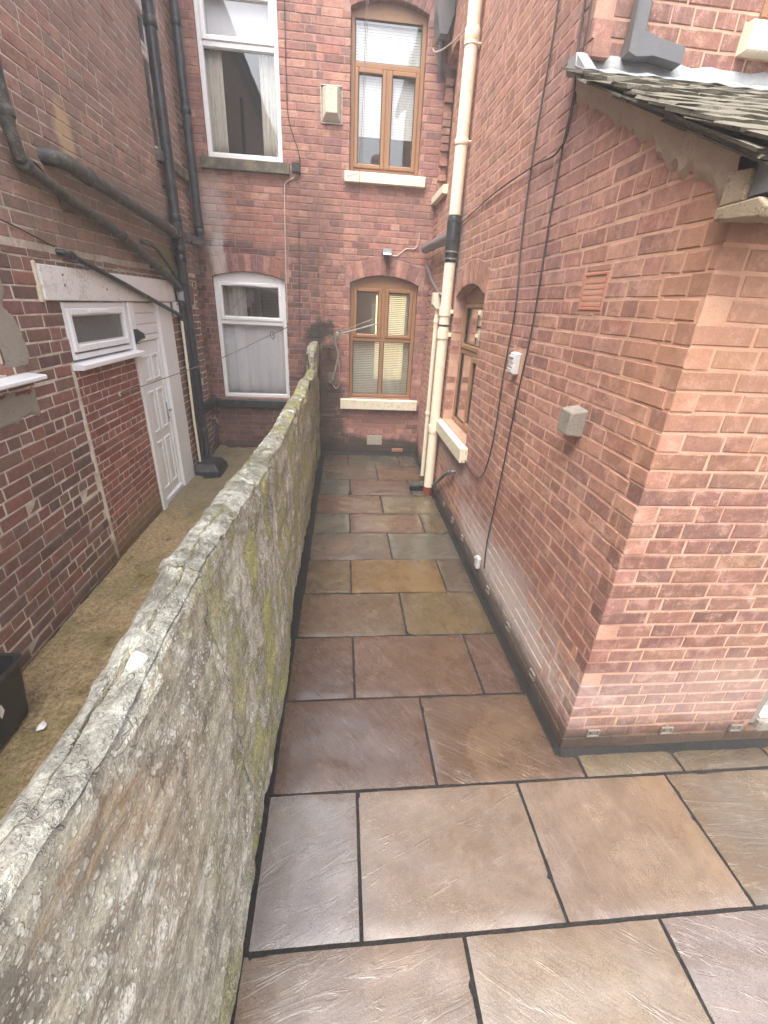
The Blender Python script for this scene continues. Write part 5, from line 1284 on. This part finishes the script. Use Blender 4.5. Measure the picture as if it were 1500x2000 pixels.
# right: cream soil pipe with its black coupling, thin waste pipe
px_, py_ = XR - 0.085, 5.36
t = pipe_thing('soil_pipe', [(px_, py_, 3.13), (px_, py_, 6.4)], 0.060, M_cream, 'cream painted iron soil pipe on the right wall with a black coupling halfway', 'soil pipe',
    [((px_, py_, z), (0, 0, 1), l, 0.009) for z, l in ((4.50, 0.10), (3.73, 0.05))], [((px_, py_, z), (XR, py_, z)) for z in (4.44, 3.735)], seg=20)
c = MB(); c.tube([(px_, py_, 0.10), (px_, py_, 2.72)], 0.060, 20); c.build('pipe', M_cream, t, True)
c = MB(); c.tube([(px_, py_, -0.01), (px_, py_, 0.10)], [0.068, 0.063], 20); c.build('pipe_foot', M_rust, t, True).__setitem__('label', 'flaked red primer at the foot of the pipe')
c = MB(); c.tube([(px_, py_, 2.70), (px_, py_, 2.78), (px_, py_, 2.785), (px_, py_, 3.10), (px_, py_, 3.12)], [0.064, 0.064, 0.070, 0.070, 0.064], 20); c.build('coupling', M_blackpipe, t, True)
for z in (2.735, 2.80, 2.90, 3.07):
    c = MB(); c.tube([(px_, py_, z - 0.008), (px_, py_, z + 0.008)], 0.073, 20); c.build('clamp_band', M_chrome if z in (2.735, 2.80) else M_blackpipe, t, True)
for z in (2.22, 1.98, 0.88):
    c = MB(); c.tube([(px_, py_, z - 0.045), (px_, py_, z + 0.045)], 0.069, 20); c.build('collar', M_cream, t, True)
    c = MB(); c.box(px_ + 0.02, XR, py_ - 0.05, py_ - 0.02, z - 0.02, z + 0.02, 0.004); c.box(px_ + 0.02, XR, py_ + 0.02, py_ + 0.05, z - 0.02, z + 0.02, 0.004); c.build('bracket', M_cream, t)
c = MB(); c.tube([(px_, py_, 2.065), (px_, py_, 2.085)], 0.0625, 20); c.build('clamp_band', M_blackpaint, t, True)
bxp = XR - 0.10
pipe_thing('branch_pipe', [(bxp, 5.36, 2.94), (bxp, 5.9, 2.955), (bxp, 6.95, 2.985)], 0.056, M_greypipe, 'dark grey branch pipe running back from the cream soil pipe to the corner', 'pipe', [((bxp, 6.92, 2.985), (0, 1, 0.02), 0.05, 0.008)])
pipe_thing('waste_pipe', [(XR - 0.07, 6.9, 2.78), (XR - 0.07, 6.4, 2.56), (XR - 0.07, 5.78, 2.38)], 0.017, M_greypipe, 'thin grey pipe slanting down from the corner behind the cream soil pipe', 'pipe')
t2 = pipe_thing('waste_pipe', [(XR - 0.07, 5.90, 2.30), (XR - 0.07, 5.90, 0.05)], 0.029, M_cream, 'thin cream waste pipe standing just behind the cream soil pipe', 'pipe', [((XR - 0.07, 5.90, z), (0, 0, 1), 0.05, 0.006) for z in (2.1, 0.95)])
c = MB(); c.prism([(XR - 0.14, 5.84, 2.42), (XR - 0.01, 5.84, 2.42), (XR - 0.01, 5.84, 2.29), (XR - 0.04, 5.84, 2.24), (XR - 0.10, 5.84, 2.24), (XR - 0.14, 5.84, 2.29)], (0, 0.12, 0)); c.build('hopper', M_cream, t2)
pipe_thing('waste_pipe', [(XR + 0.03, 4.45, 0.64), (XR - 0.03, 4.46, 0.635), (XR - 0.055, 4.50, 0.61), (XR - 0.05, 4.72, 0.50), (XR - 0.05, 5.25, 0.15)], 0.021, M_greypipe, 'short grey pipe from the wall below the side window down to the drain', 'pipe', [((XR - 0.052, 4.52, 0.60), (0, 1, -.5), 0.05, 0.006)])
pipe_thing('drain_connector', [(0.93, 5.48, 0.055), (1.10, 5.49, 0.06), (1.20, 5.50, 0.06)], 0.034, M_blackpaint, 'black drain connector lying on the paving beside the cream pipe', 'pipe', [((0.95 + 0.035 * k, 5.48, 0.056), (1, 0, 0), 0.014, 0.007) for k in range(5)])
hp = thing('rain_hopper', (1.13, 6.78, 5.05), 'blue grey hopper head high in the corner by the upper brown window', 'hopper')
c = MB(); c.prism([(1.04, 6.70, 5.55), (1.235, 6.70, 5.55), (1.235, 6.70, 5.22), (1.17, 6.70, 5.05), (1.09, 6.70, 5.05), (1.04, 6.70, 5.22)], (0, 0.24, 0)); c.build('hopper_box', M_greypipe, hp)
c = MB(); c.tube([(1.13, 6.86, 5.06), (1.15, 6.9, 4.85), (1.2, 6.97, 4.75)], 0.033, 12, smooth_n=4); c.build('spigot', M_greypipe, hp, True)

# ------------------------------------------------------------------ cables and lines
def cable(pts, r, mat, label, name='cable', cat='cable', smooth=6, group=None):
    if name == 'cable': group = 'cables and wires along the walls'
    c = MB(); c.tube(pts, r, 6, smooth_n=smooth); return tag(c.build(name, mat, None, True), label, cat, group)
wx = XR - 0.014
cable([(wx, 3.50, 5.6), (wx, 3.45, 3.88), (wx, 3.47, 3.44), (wx, 3.48, 3.13), (wx, 3.45, 2.70), (wx, 3.36, 2.28), (wx, 3.39, 1.82), (wx, 3.38, 1.39), (wx, 3.44, 1.08), (wx, 3.58, 0.90), (wx, 3.85, 0.86), (wx, 4.10, 0.89)], 0.0055, M_cable,
    'dark cable down the right wall that loops up to the cream side sill corner')
cable([(wx, 3.02, 5.6), (wx, 3.06, 3.71), (wx, 2.99, 3.33), (wx, 3.02, 3.10), (wx, 3.02, 2.76), (wx, 3.00, 2.16), (wx, 3.05, 1.69), (wx, 3.08, 1.21), (wx, 3.10, 0.97), (wx, 3.15, 0.50), (wx, 3.12, 0.24)], 0.0055, M_cable,
    'dark cable running down the right wall past the switch box to the ground')
cable([(wx - 0.006, 2.99, 4.4), (wx - 0.006, 2.96, 3.30), (wx - 0.006, 3.05, 3.10), (wx - 0.004, 3.42, 3.11), (wx, 4.2, 3.12), (wx, 5.37, 3.06)], 0.005, M_cable, 'thin dark cable slanting along the right wall to the cream soil pipe')
yb = YB - 0.012
cable([(-0.66, yb, 5.4), (-0.67, yb, 4.65), (-0.66, yb, 4.27), (-0.55, yb, 3.95), (-0.54, yb, 3.80)], 0.005, M_cable, 'dark cable curving down the back wall into the small black box')
cable([(-0.60, yb, 3.74), (-0.62, yb, 3.68), (-0.72, yb, 3.62), (-0.745, yb, 3.5), (-0.765, yb, 2.8), (-0.775, yb, 1.95)], 0.006, M_cablewhite, 'pale cable running down from the small black box beside the lower white window')
cable([(-0.575, yb, 3.22), (-0.59, yb, 2.4), (-0.61, yb, 1.70)], 0.004, M_cable, 'short dark vertical wire on the back wall between the houses')
cable([(0.27, yb - 0.12, 5.9), (0.245, yb - 0.14, 4.58), (0.225, yb - 0.12, 3.82), (0.20, yb - 0.05, 3.2), (0.155, yb - 0.01, 2.6), (0.125, yb, 1.5)], 0.0035, M_cablegrey, 'thin grey wire hanging in front of the upper brown window')
cable([(0.295, yb - 0.12, 5.9), (0.262, yb - 0.145, 4.58), (0.238, yb - 0.12, 3.82), (0.01, yb - 0.03, 3.66), (0.02, yb - 0.03, 2.9), (0.10, yb, 2.2)], 0.003, M_cablegrey, 'second thin grey wire trailing round the sill of the upper brown window')
cable([(0.67, yb, 2.89), (0.76, yb, 2.88), (0.83, yb, 2.93), (0.90, yb, 2.975), (1.00, yb, 2.98), (1.05, yb, 3.04), (1.06, yb, 3.17)], 0.006, M_cablewhite, 'pale wavy cable from the floodlight on the back wall')
cable([(XL + 0.01, 4.10, 1.44), (-1.35, 5.45, 1.62), (-0.76, YB - 0.02, 1.905)], 0.0045, M_cablegrey, 'thin washing line stretched over the yard in front of the lower white window', 'washing_line', 'washing line', 1)
cable([(-0.93, 6.52, 1.80), (-0.91, 6.53, 1.84), (-0.95, 6.53, 1.85), (-0.96, 6.52, 1.80), (-0.92, 6.51, 1.77), (-0.90, 6.52, 1.81), (-0.93, 6.53, 1.75)], 0.0045, M_cable, 'small knot of cord tied round the washing line', 'cord_knot', 'cord', 5)
cable([(XL + 0.012, 2.3, 2.62), (XL + 0.012, 3.0, 2.60), (XL + 0.012, 3.6, 2.50)], 0.004, M_cable, 'thin dark wire sagging along the left wall to the end of the thin black pipe')
cable([(XL + 0.02, 3.42, 2.93), (XL + 0.012, 3.55, 2.96), (XL + 0.012, 3.72, 2.90), (XL + 0.012, 3.80, 2.78)], 0.005, M_cable, 'dark cable end curling off the mossy pipe elbow on the left wall')
cable([(1.06, YB - 0.06, 5.02), (1.09, 6.9, 4.97), (1.15, 6.6, 4.90), (1.2, 6.0, 4.78), (1.21, 5.5, 4.72)], 0.007, M_cablewhite, 'pale cable sagging from the hopper to the cream soil pipe')

# ------------------------------------------------------------------ fittings on the walls
jb_ = thing('junction_box', (-0.575, YB, 3.78), 'small black junction box beside the sooty stone sill', 'junction box')
c = MB(); c.pbox(BACK, -0.635, -0.535, 3.725, 3.835, 0.002, 0.055, 0.006); c.build('box', M_blackpaint, jb_)
c = MB(); c.pbox(BACK, -0.628, -0.542, 3.732, 3.828, 0.056, 0.062, 0.003); c.build('lid', M_blackpaint, jb_)
cw = thing('vent_cowl', (-0.135, YB, 4.27), 'pale weathered vent cowl on the back wall between the upper windows', 'vent')
def cowl(P, u0, u1, v0, v1, dep, ins, t, mat):
    c = MB(); a = [P.pt(u0, v0, 0.001), P.pt(u1, v0, 0.001), P.pt(u1, v1, 0.001), P.pt(u0, v1, 0.001)]
    b_ = [P.pt(u0 + ins, v0 + ins * 1.6, dep), P.pt(u1 - ins, v0 + ins * 1.6, dep), P.pt(u1 - ins, v1 - ins * 0.35, dep), P.pt(u0 + ins, v1 - ins * 0.35, dep)]
    c.add(a + b_, [(0, 1, 5, 4), (1, 2, 6, 5), (2, 3, 7, 6), (3, 0, 4, 7), (4, 5, 6, 7), (3, 2, 1, 0)])
    o = c.build('cowl', mat, t); bv = o.modifiers.new('b', 'BEVEL'); bv.width = 0.005; bv.segments = 2; return o
cowl(BACK, -0.25, -0.02, 4.27, 4.60, 0.085, 0.045, cw, M_vent)
c = MB(); c.pbox(BACK, -0.265, -0.005, 4.255, 4.262, 0.001, 0.02, 0.002); c.pbox(BACK, -0.262, -0.008, 4.606, 4.618, 0.001, 0.03, 0.003)
c.pbox(BACK, -0.268, -0.256, 4.263, 4.605, 0.001, 0.014, 0.003); c.pbox(BACK, -0.014, -0.002, 4.263, 4.605, 0.001, 0.014, 0.003); c.build('flange', M_vent, cw)
fl_ = thing('floodlight', (0.63, YB, 2.9), 'small grey floodlight over the lower brown window', 'light')
c = MB(); c.cbox(Matrix.Translation(BACK.pt(0.62, 2.915, 0.085)) @ Matrix.Rotation(R(-24), 4, 'X'), (0.068, 0.035, 0.036), 0.010); c.build('lamp_housing', M_greypipe, fl_)
c = MB(); c.cbox(Matrix.Translation(BACK.pt(0.62, 2.90, 0.122)) @ Matrix.Rotation(R(-24), 4, 'X'), (0.055, 0.004, 0.026), 0.002); c.build('lens', M_chrome, fl_)
c = MB(); c.pbox(BACK, 0.585, 0.655, 2.84, 2.93, 0.001, 0.03, 0.004); c.pbox(BACK, 0.61, 0.63, 2.85, 2.90, 0.03, 0.07, 0.004); c.build('bracket', M_darkstone, fl_)
sw = thing('switch_box', (XR, 3.18, 1.83), 'grey weatherproof outdoor switch box on the right wall between two dark cables', 'switch')
c = MB(); c.pbox(RIGHT, -3.255, -3.105, 1.80, 2.02, -0.012, -0.006, 0.002); c.build('patress_recess', M_mort_r, sw)
c = MB(); c.pbox(RIGHT, -3.235, -3.135, 1.845, 1.995, -0.005, 0.045, 0.010); c.build('box', M_greyplastic, sw)
c = MB(); c.pbox(RIGHT, -3.222, -3.148, 1.958, 1.975, 0.045, 0.058, 0.004); c.build('hood', M_greyplastic, sw)
for k in range(3):
    c = MB(); c.pbox(RIGHT, -3.222, -3.148, 1.862 + k * 0.032, 1.889 + k * 0.032, 0.045, 0.053 + 0.004 * (k == 0), 0.004); c.build('rocker', M_greyplastic, sw)
blk = thing('wall_block', (XR, 2.18, 1.72), 'weathered concrete block sticking out of the right wall near the corner', 'block')
c = MB(); q = [RIGHT.pt(-2.265, 1.675, -0.05), RIGHT.pt(-2.135, 1.67, -0.05), RIGHT.pt(-2.13, 1.825, -0.05), RIGHT.pt(-2.26, 1.83, -0.05)]
q2 = [RIGHT.pt(-2.262, 1.685, 0.085), RIGHT.pt(-2.14, 1.68, 0.085), RIGHT.pt(-2.137, 1.800, 0.082), RIGHT.pt(-2.258, 1.806, 0.084)]
c.add(q + q2, [(3, 2, 1, 0), (4, 5, 6, 7), (0, 1, 5, 4), (1, 2, 6, 5), (2, 3, 7, 6), (3, 0, 4, 7)]); o = c.build('block', M_block, blk)
bv = o.modifiers.new('b', 'BEVEL'); bv.width = 0.008; bv.segments = 2
lv_ = MB(); lv_.pbox(RIGHT, -2.472, -2.238, 2.275, 2.447, -0.06, -0.045, 0.003); av = lv_.build('air_vent', M_terra, outhouse, origin=RIGHT.pt(-2.355, 2.275, 0)); av['label'] = 'terracotta louvred air vent'
c = MB()
for q in ((-2.470, -2.452, 2.276, 2.446), (-2.258, -2.240, 2.276, 2.446), (-2.452, -2.258, 2.276, 2.290), (-2.452, -2.258, 2.432, 2.446)): c.pbox(RIGHT, q[0], q[1], q[2], q[3], -0.05, 0.003, 0.003)
c.build('vent_frame', M_terra, av)
for k in range(5):
    c = MB(); z = 2.304 + k * 0.0262
    c.prism([RIGHT.pt(-2.451, z - 0.009, 0.000), RIGHT.pt(-2.451, z + 0.003, -0.002), RIGHT.pt(-2.451, z + 0.016, -0.04), RIGHT.pt(-2.451, z + 0.004, -0.04)], RIGHT.u * 0.192); c.build('louvre', M_terra, av)
pl = thing('socket_cover', (XR, 3.28, 0.17), 'small pale grey cover plate low on the right wall', 'cover')
c = MB(); c.pbox(RIGHT, -3.31, -3.24, 0.155, 0.265, 0.003, 0.04, 0.008); c.build('cover', M_greyplastic, pl)
c = MB(); c.tube([RIGHT.pt(-3.33, 0.20, 0.005), RIGHT.pt(-3.37, 0.20, 0.02)], 0.012, 8); c.build('gland', M_greyplastic, pl, True)
def weep(P, u, v, house):
    c = MB(); w_, h_ = 0.036, 0.026
    for q in ((u - w_, u + w_, v - h_, v - h_ + 0.012), (u - w_, u + w_, v + h_ - 0.008, v + h_), (u + w_ - 0.012, u + w_, v - h_ + 0.012, v + h_ - 0.008), (u - w_, u - w_ + 0.008, v - h_ + 0.012, v + h_ - 0.008)): c.pbox(P, q[0], q[1], q[2], q[3], 0.002, 0.016, 0.003)
    c.pbox(P, u - w_ + 0.024, u + w_ - 0.012, v - h_ + 0.012, v + h_ - 0.008, 0.001, 0.010, 0.003); c.build('weep_vent', M_weep, house)
for y, z in ((3.85, 0.14), (4.28, 0.13), (4.73, 0.125), (2.97, 0.125)): weep(RIGHT, -y, z, house_r)
for y, z in ((2.48, 0.14), (2.02, 0.135)): weep(RIGHT, -y, z, outhouse)
for x, z in ((1.41, 0.15), (1.85, 0.145), (2.28, 0.14)): weep(FRONT, x, z, outhouse)
c = MB()
for k in range(3):
    for j in range(4): c.pbox(BACK, 0.44 + j * 0.058, 0.488 + j * 0.058, 0.165 + k * 0.05, 0.205 + k * 0.05, -0.004, 0.010, 0.004)
c.pbox(BACK, 0.43, 0.675, 0.155, 0.32, -0.02, 0.003, 0.003); c.build('air_brick', M_conc, house_r)
c = MB(); c.pbox(BACK, 0.85, 1.03, 0.045, 0.105, 0.0, 0.012, 0.004)
for k in range(3): c.pbox(BACK, 0.862, 1.018, 0.052 + k * 0.017, 0.062 + k * 0.017, 0.012, 0.016, 0.002)
c.build('air_grille', M_terra, house_r)
sl_ = thing('wall_light', (XL, 4.61, 1.88), 'small black solar wall light on the white post beside the door', 'light')
c = MB(); a = [LEFT.pt(4.57, 1.81, 0.018), LEFT.pt(4.65, 1.81, 0.018), LEFT.pt(4.65, 1.94, 0.018), LEFT.pt(4.57, 1.94, 0.018)]; b_ = [LEFT.pt(4.575, 1.87, 0.085), LEFT.pt(4.645, 1.87, 0.085), LEFT.pt(4.645, 1.905, 0.075), LEFT.pt(4.575, 1.905, 0.075)]
c.add(a + b_, [(0, 1, 5, 4), (1, 2, 6, 5), (2, 3, 7, 6), (3, 0, 4, 7), (4, 5, 6, 7), (3, 2, 1, 0)]); c.build('housing', M_blackpaint, sl_)
c = MB(); a = [LEFT.pt(4.58, 1.82, 0.0225), LEFT.pt(4.64, 1.82, 0.0225), LEFT.pt(4.64, 1.862, 0.082), LEFT.pt(4.58, 1.862, 0.082)]; c.prism(a, (0.001, 0, -0.004)); c.build('lens', M_chrome, sl_)
tj = thing('terminal_box', (XL, 5.80, 2.05), 'small white terminal box between the door frame and the black pipes', 'junction box')
c = MB(); c.pbox(LEFT, 5.735, 5.83, 2.02, 2.17, 0.002, 0.045, 0.006); c.build('box', M_whitedirty, tj)
c = MB(); c.pbox(LEFT, 5.745, 5.82, 2.145, 2.155, 0.045, 0.05, 0.002); c.build('lid_seam', M_blackpaint, tj)
hk = thing('line_hook', (XL, 4.10, 1.44), 'rusty hook in the red brick infill holding the washing line', 'hook')
c = MB(); c.tube([LEFT.pt(4.10, 1.44, -0.02), LEFT.pt(4.10, 1.44, 0.03), LEFT.pt(4.10, 1.425, 0.04), LEFT.pt(4.10, 1.415, 0.03)], 0.005, 8); c.build('hook', M_rust, hk, True)
c = MB(); c.tube([LEFT.pt(4.10, 1.44, 0.001), LEFT.pt(4.10, 1.44, 0.006)], 0.022, 12); c.build('rose', M_creamchip, hk, True)
tp_ = thing('garden_tap', (XL + 0.05, 6.75, 0.55), 'old pale tap and thin pipe low on the wall behind the black soil pipe', 'tap')
c = MB(); c.tube([(XL + 0.0, 6.72, 0.60), (XL + 0.07, 6.72, 0.60), (XL + 0.085, 6.72, 0.57), (XL + 0.085, 6.72, 0.53)], 0.012, 8, smooth_n=3); c.build('spout', M_steel, tp_, True)
c = MB(); c.tube([(XL + 0.03, 6.80, 0.52), (XL + 0.04, 6.55, 0.30), (XL + 0.05, 6.25, 0.12)], 0.010, 8); c.build('pipe', M_mosspipe, tp_, True)
c = MB(); c.tube([(XL + 0.06, 6.68, 0.635), (XL + 0.06, 6.76, 0.635)], 0.007, 8); c.tube([(XL + 0.06, 6.72, 0.60), (XL + 0.06, 6.72, 0.635)], 0.006, 8); c.build('handle', M_steel, tp_, True)

# old television aerial bracketed to the back wall behind the end of the stone wall
ae = thing('tv_aerial', (-0.12, YB, 1.2), 'old bent television aerial leaning from the back wall toward the brown window', 'aerial')
c = MB(); c.tube([(-0.135, 7.02, 1.2), (-0.13, 6.82, 1.2), (-0.125, 6.72, 1.22), (-0.05, 6.70, 1.52), (-0.04, 6.70, 1.60), (-0.085, 6.70, 1.74), (-0.06, 6.70, 1.83)], 0.012, 10, smooth_n=4); c.build('mast', M_steel, ae, True)
c = MB(); c.pbox(BACK, -0.19, -0.09, 1.12, 1.28, 0.001, 0.010, 0.003); c.tube([(-0.15, 7.02, 1.2), (-0.13, 6.74, 1.2)], 0.02, 8); c.tube([(-0.13, 6.74, 1.17), (-0.13, 6.74, 1.25)], 0.028, 8); c.build('bracket', M_darkstone, ae)
A0, A1 = Vector((-0.05, 6.70, 1.845)), Vector((0.50, 6.56, 2.02)); bd = (A1 - A0).normalized()
c = MB(); c.tube([A0, A1], 0.009, 8); c.tube([A0 + Vector((0.10, 0.01, 0.065)), A1 + Vector((-0.07, 0.02, 0.055))], 0.005, 6); c.build('boom', M_steel, ae, True)
per = bd.cross(Vector((0, 1, 0.25))).normalized(); per2 = bd.cross(per).normalized()
for k in range(11):
    p = A0 + bd * (0.10 + 0.043 * k); l = 0.045 - 0.0015 * k
    c = MB(); c.tube([p - per2 * l, p + per2 * l], 0.0035, 6); c.build('element', M_steel, ae, True)
ctr = A0 + Vector((-0.005, 0, 0.0)); dia = Vector((0.62, -0.1, 0.78)).normalized(); dib = Vector((0.5, 0.75, -0.42)).normalized()
c = MB()
for k in (-1, 0, 1): c.tube([ctr + dia * 0.115 + dib * 0.05 * k, ctr - dia * 0.115 + dib * 0.05 * k], 0.005, 6)
for k in (-2, -1, 0, 1, 2): c.tube([ctr + dib * 0.055 + dia * 0.056 * k, ctr - dib * 0.055 + dia * 0.056 * k], 0.0045, 6)
c.cbox(Matrix.Translation(ctr), (0.035, 0.015, 0.03), 0.004); c.build('reflector', M_steel, ae, True)
c = MB(); c.tube([(-0.05, 6.70, 1.58), (-0.03, 6.72, 1.45), (-0.02, 6.78, 1.3), (-0.03, 6.9, 1.12), (-0.08, 7.0, 1.05), (-0.13, 7.01, 1.12)], 0.005, 6, smooth_n=5); c.build('lead', M_cablewhite, ae, True)

# ------------------------------------------------------------------ small things on the ground
bn = thing('plastic_bin', (-1.75, 1.8, 0.1), 'black tapered plastic trough on the mossy concrete against the dark wall', 'bin')
def rrect(x0, x1, y0, y1, r, n=5):
    out = []
    for cx, cy, a0 in ((x1 - r, y0 + r, -90), (x1 - r, y1 - r, 0), (x0 + r, y1 - r, 90), (x0 + r, y0 + r, 180)):
        for k in range(n + 1):
            a = R(a0 + 90 * k / n); out.append((cx + r * math.cos(a), cy + r * math.sin(a)))
    return out
BIN = (-1.905, -1.685, 1.22, 1.955)
c = MB(); secs = [(0.100, 0.045), (0.115, 0.03), (0.30, 0.014), (0.445, 0.0), (0.47, -0.012), (0.478, -0.006), (0.475, 0.012), (0.45, 0.016), (0.30, 0.03), (0.13, 0.05)]
n = 0
for z, i in secs:
    ring = rrect(BIN[0] + i, BIN[1] - i, BIN[2] + i, BIN[3] - i, 0.05); n = len(ring); c.v.extend([(x, y, z) for x, y in ring])
for k in range(len(secs) - 1):
    for j in range(n): c.f.append((k * n + j, k * n + (j + 1) % n, (k + 1) * n + (j + 1) % n, (k + 1) * n + j))
c.f.append(tuple(reversed(range(n)))); c.f.append(tuple((len(secs) - 1) * n + j for j in range(n))); c.build('body', M_bin, bn, True)
c = MB(); c.box(BIN[0] + 0.04, BIN[1] - 0.04, 1.70, 1.712, 0.40, 0.43, 0.003); c.build('divider', M_bin, bn)
c = MB(); xx = BIN[1] - 0.006; c.prism([(xx, 1.70, 0.33), (xx - 0.0, 1.735, 0.345), (xx + 0.0, 1.74, 0.30), (xx - 0.004, 1.715, 0.27)], (0.002, 0, 0)); c.build('sticker', M_paper, bn)
c = MB(); rsx = random.Random(4); r0 = Vector((-1.60, 1.80, 0.105)); vs = []
for k in range(7): vs.append(r0 + Vector((0.035 * math.cos(k * 0.9) * rsx.uniform(.6, 1.1), 0.035 * math.sin(k * 0.9) * rsx.uniform(.6, 1.1), rsx.uniform(0, 0.006))))
vs.append(r0 + Vector((0, 0, 0.022))); c.add(vs, [(k, (k + 1) % 7, 7) for k in range(7)] + [tuple(reversed(range(7)))]); tag(c.build('paper_scrap', M_paper), 'crumpled white scrap of paper on the ground beside the black trough', 'litter')
def fern(loc, nrm, n, size, label, seed):
    t = thing('fern', loc, label, 'plant', 'small plants rooted in the walls'); rnd = random.Random(seed); nrm = Vector(nrm)
    for k in range(n):
        a = rnd.uniform(-1.4, 1.4); sdv = nrm.cross(Vector((0, 0, 1))).normalized()
        d = (nrm * rnd.uniform(0.5, 1) + sdv * math.sin(a) + Vector((0, 0, rnd.uniform(-0.2, 0.5)))).normalized(); l = size * rnd.uniform(0.6, 1); c = MB(); m_ = 7
        for j in range(m_):
            f = (j + 0.5) / m_; p = Vector(loc) + d * l * f + Vector((0, 0, -0.35 * l * f * f)); w_ = 0.28 * l * (1 - f) + 0.006; s_ = d.cross(Vector((0, 0, 1))).normalized()
            for sg in (-1, 1):
                tip = p + s_ * sg * w_ + d * 0.35 * w_ - Vector((0, 0, 0.1 * w_)); b1 = p + d * 0.012 * l / 0.1; c.add([p, tip, b1 + s_ * sg * w_ * 0.3], [(0, 1, 2)])
        o = c.build('frond', M_leaf, t)
    return t
fern((XL + 0.01, 3.84, 2.73), (1, 0, 0), 7, 0.10, 'small green fern growing out of the left wall below the mossy pipe', 3)
fern((-0.22, YB - 0.01, 1.62), (0, -1, 0), 8, 0.17, 'small fern growing from the dark joint behind the end of the stone wall', 6)
fern((-0.20, YB - 0.01, 1.06), (0, -1, 0), 4, 0.08, 'tiny weed low in the dark corner behind the stone wall', 8)

# ------------------------------------------------------------------ the house behind the camera that the windows mirror
hb = thing('opposite_house', (0, -11, 0), 'brick house across the back lane, mirrored in the brown window panes', 'house')
mo_, nt, b = newmat('far_brick'); pos = position(nt); br = N(nt, 'ShaderNodeTexBrick'); sp = N(nt, 'ShaderNodeSeparateXYZ'); cm = N(nt, 'ShaderNodeCombineXYZ'); nt.links.new(pos, sp.inputs[0]); nt.links.new(sp.outputs['X'], cm.inputs[0]); nt.links.new(sp.outputs['Z'], cm.inputs[1]); nt.links.new(cm.outputs[0], br.inputs['Vector'])
br.inputs['Color1'].default_value = lin(186, 124, 100); br.inputs['Color2'].default_value = lin(166, 106, 88); br.inputs['Mortar'].default_value = lin(204, 176, 152); br.inputs['Scale'].default_value = 1; br.inputs['Brick Width'].default_value = 0.24; br.inputs['Row Height'].default_value = 0.08; br.inputs['Mortar Size'].default_value = 0.01
nt.links.new(br.outputs[0], b.inputs['Base Color']); b.inputs['Roughness'].default_value = 0.85
c = MB(); c.box(-6, 6, -15, -11, -0.16, 5.4, 0.01); c.build('wall', mo_, hb)
c = MB(); c.prism([(-6.3, -10.7, 5.35), (-6.3, -13, 7.4), (-6.3, -15.3, 5.35)], (12.6, 0, 0)); c.build('roof', M_slate, hb)
c = MB(); c.box(1.4, 2.2, -13.4, -12.7, 6.4, 8.9, 0.02); c.build('chimney', mo_, hb)
for x in (-3.6, -0.9, 1.6):
    for z in (0.9, 3.3):
        c = MB(); c.box(x, x + 1.0, -11.0, -10.94, z, z + 1.4, 0.01); w_ = c.build('window', M_white, hb)
        c = MB(); c.box(x + 0.08, x + 0.92, -10.94, -10.93, z + 0.08, z + 1.32, 0.004); c.build('pane', M_glass, w_)
        c = MB(); c.box(x - 0.1, x + 1.1, -11.0, -10.88, z - 0.15, z - 0.01, 0.01); c.build('window_sill', M_cream, hb)

# ------------------------------------------------------------------ haze volume added to imitate lens veil
hz = bpy.data.materials.new('veil_haze'); hz.use_nodes = True; nt = hz.node_tree; nt.nodes.remove(nt.nodes['Principled BSDF'])
pv = nt.nodes.new('ShaderNodeVolumePrincipled'); pv.inputs['Color'].default_value = (0.97, 0.975, 0.98, 1); pv.inputs['Density'].default_value = 0.011
nt.links.new(pv.outputs[0], nt.nodes['Material Output'].inputs['Volume'])
hb_ = MB(); hb_.box(-28, 28, -28, 28, -1.2, 10.8, 0.01)
tag(hb_.build('haze', hz), 'thin haze added through the alley in place of lens veil', 'haze', kind='stuff')
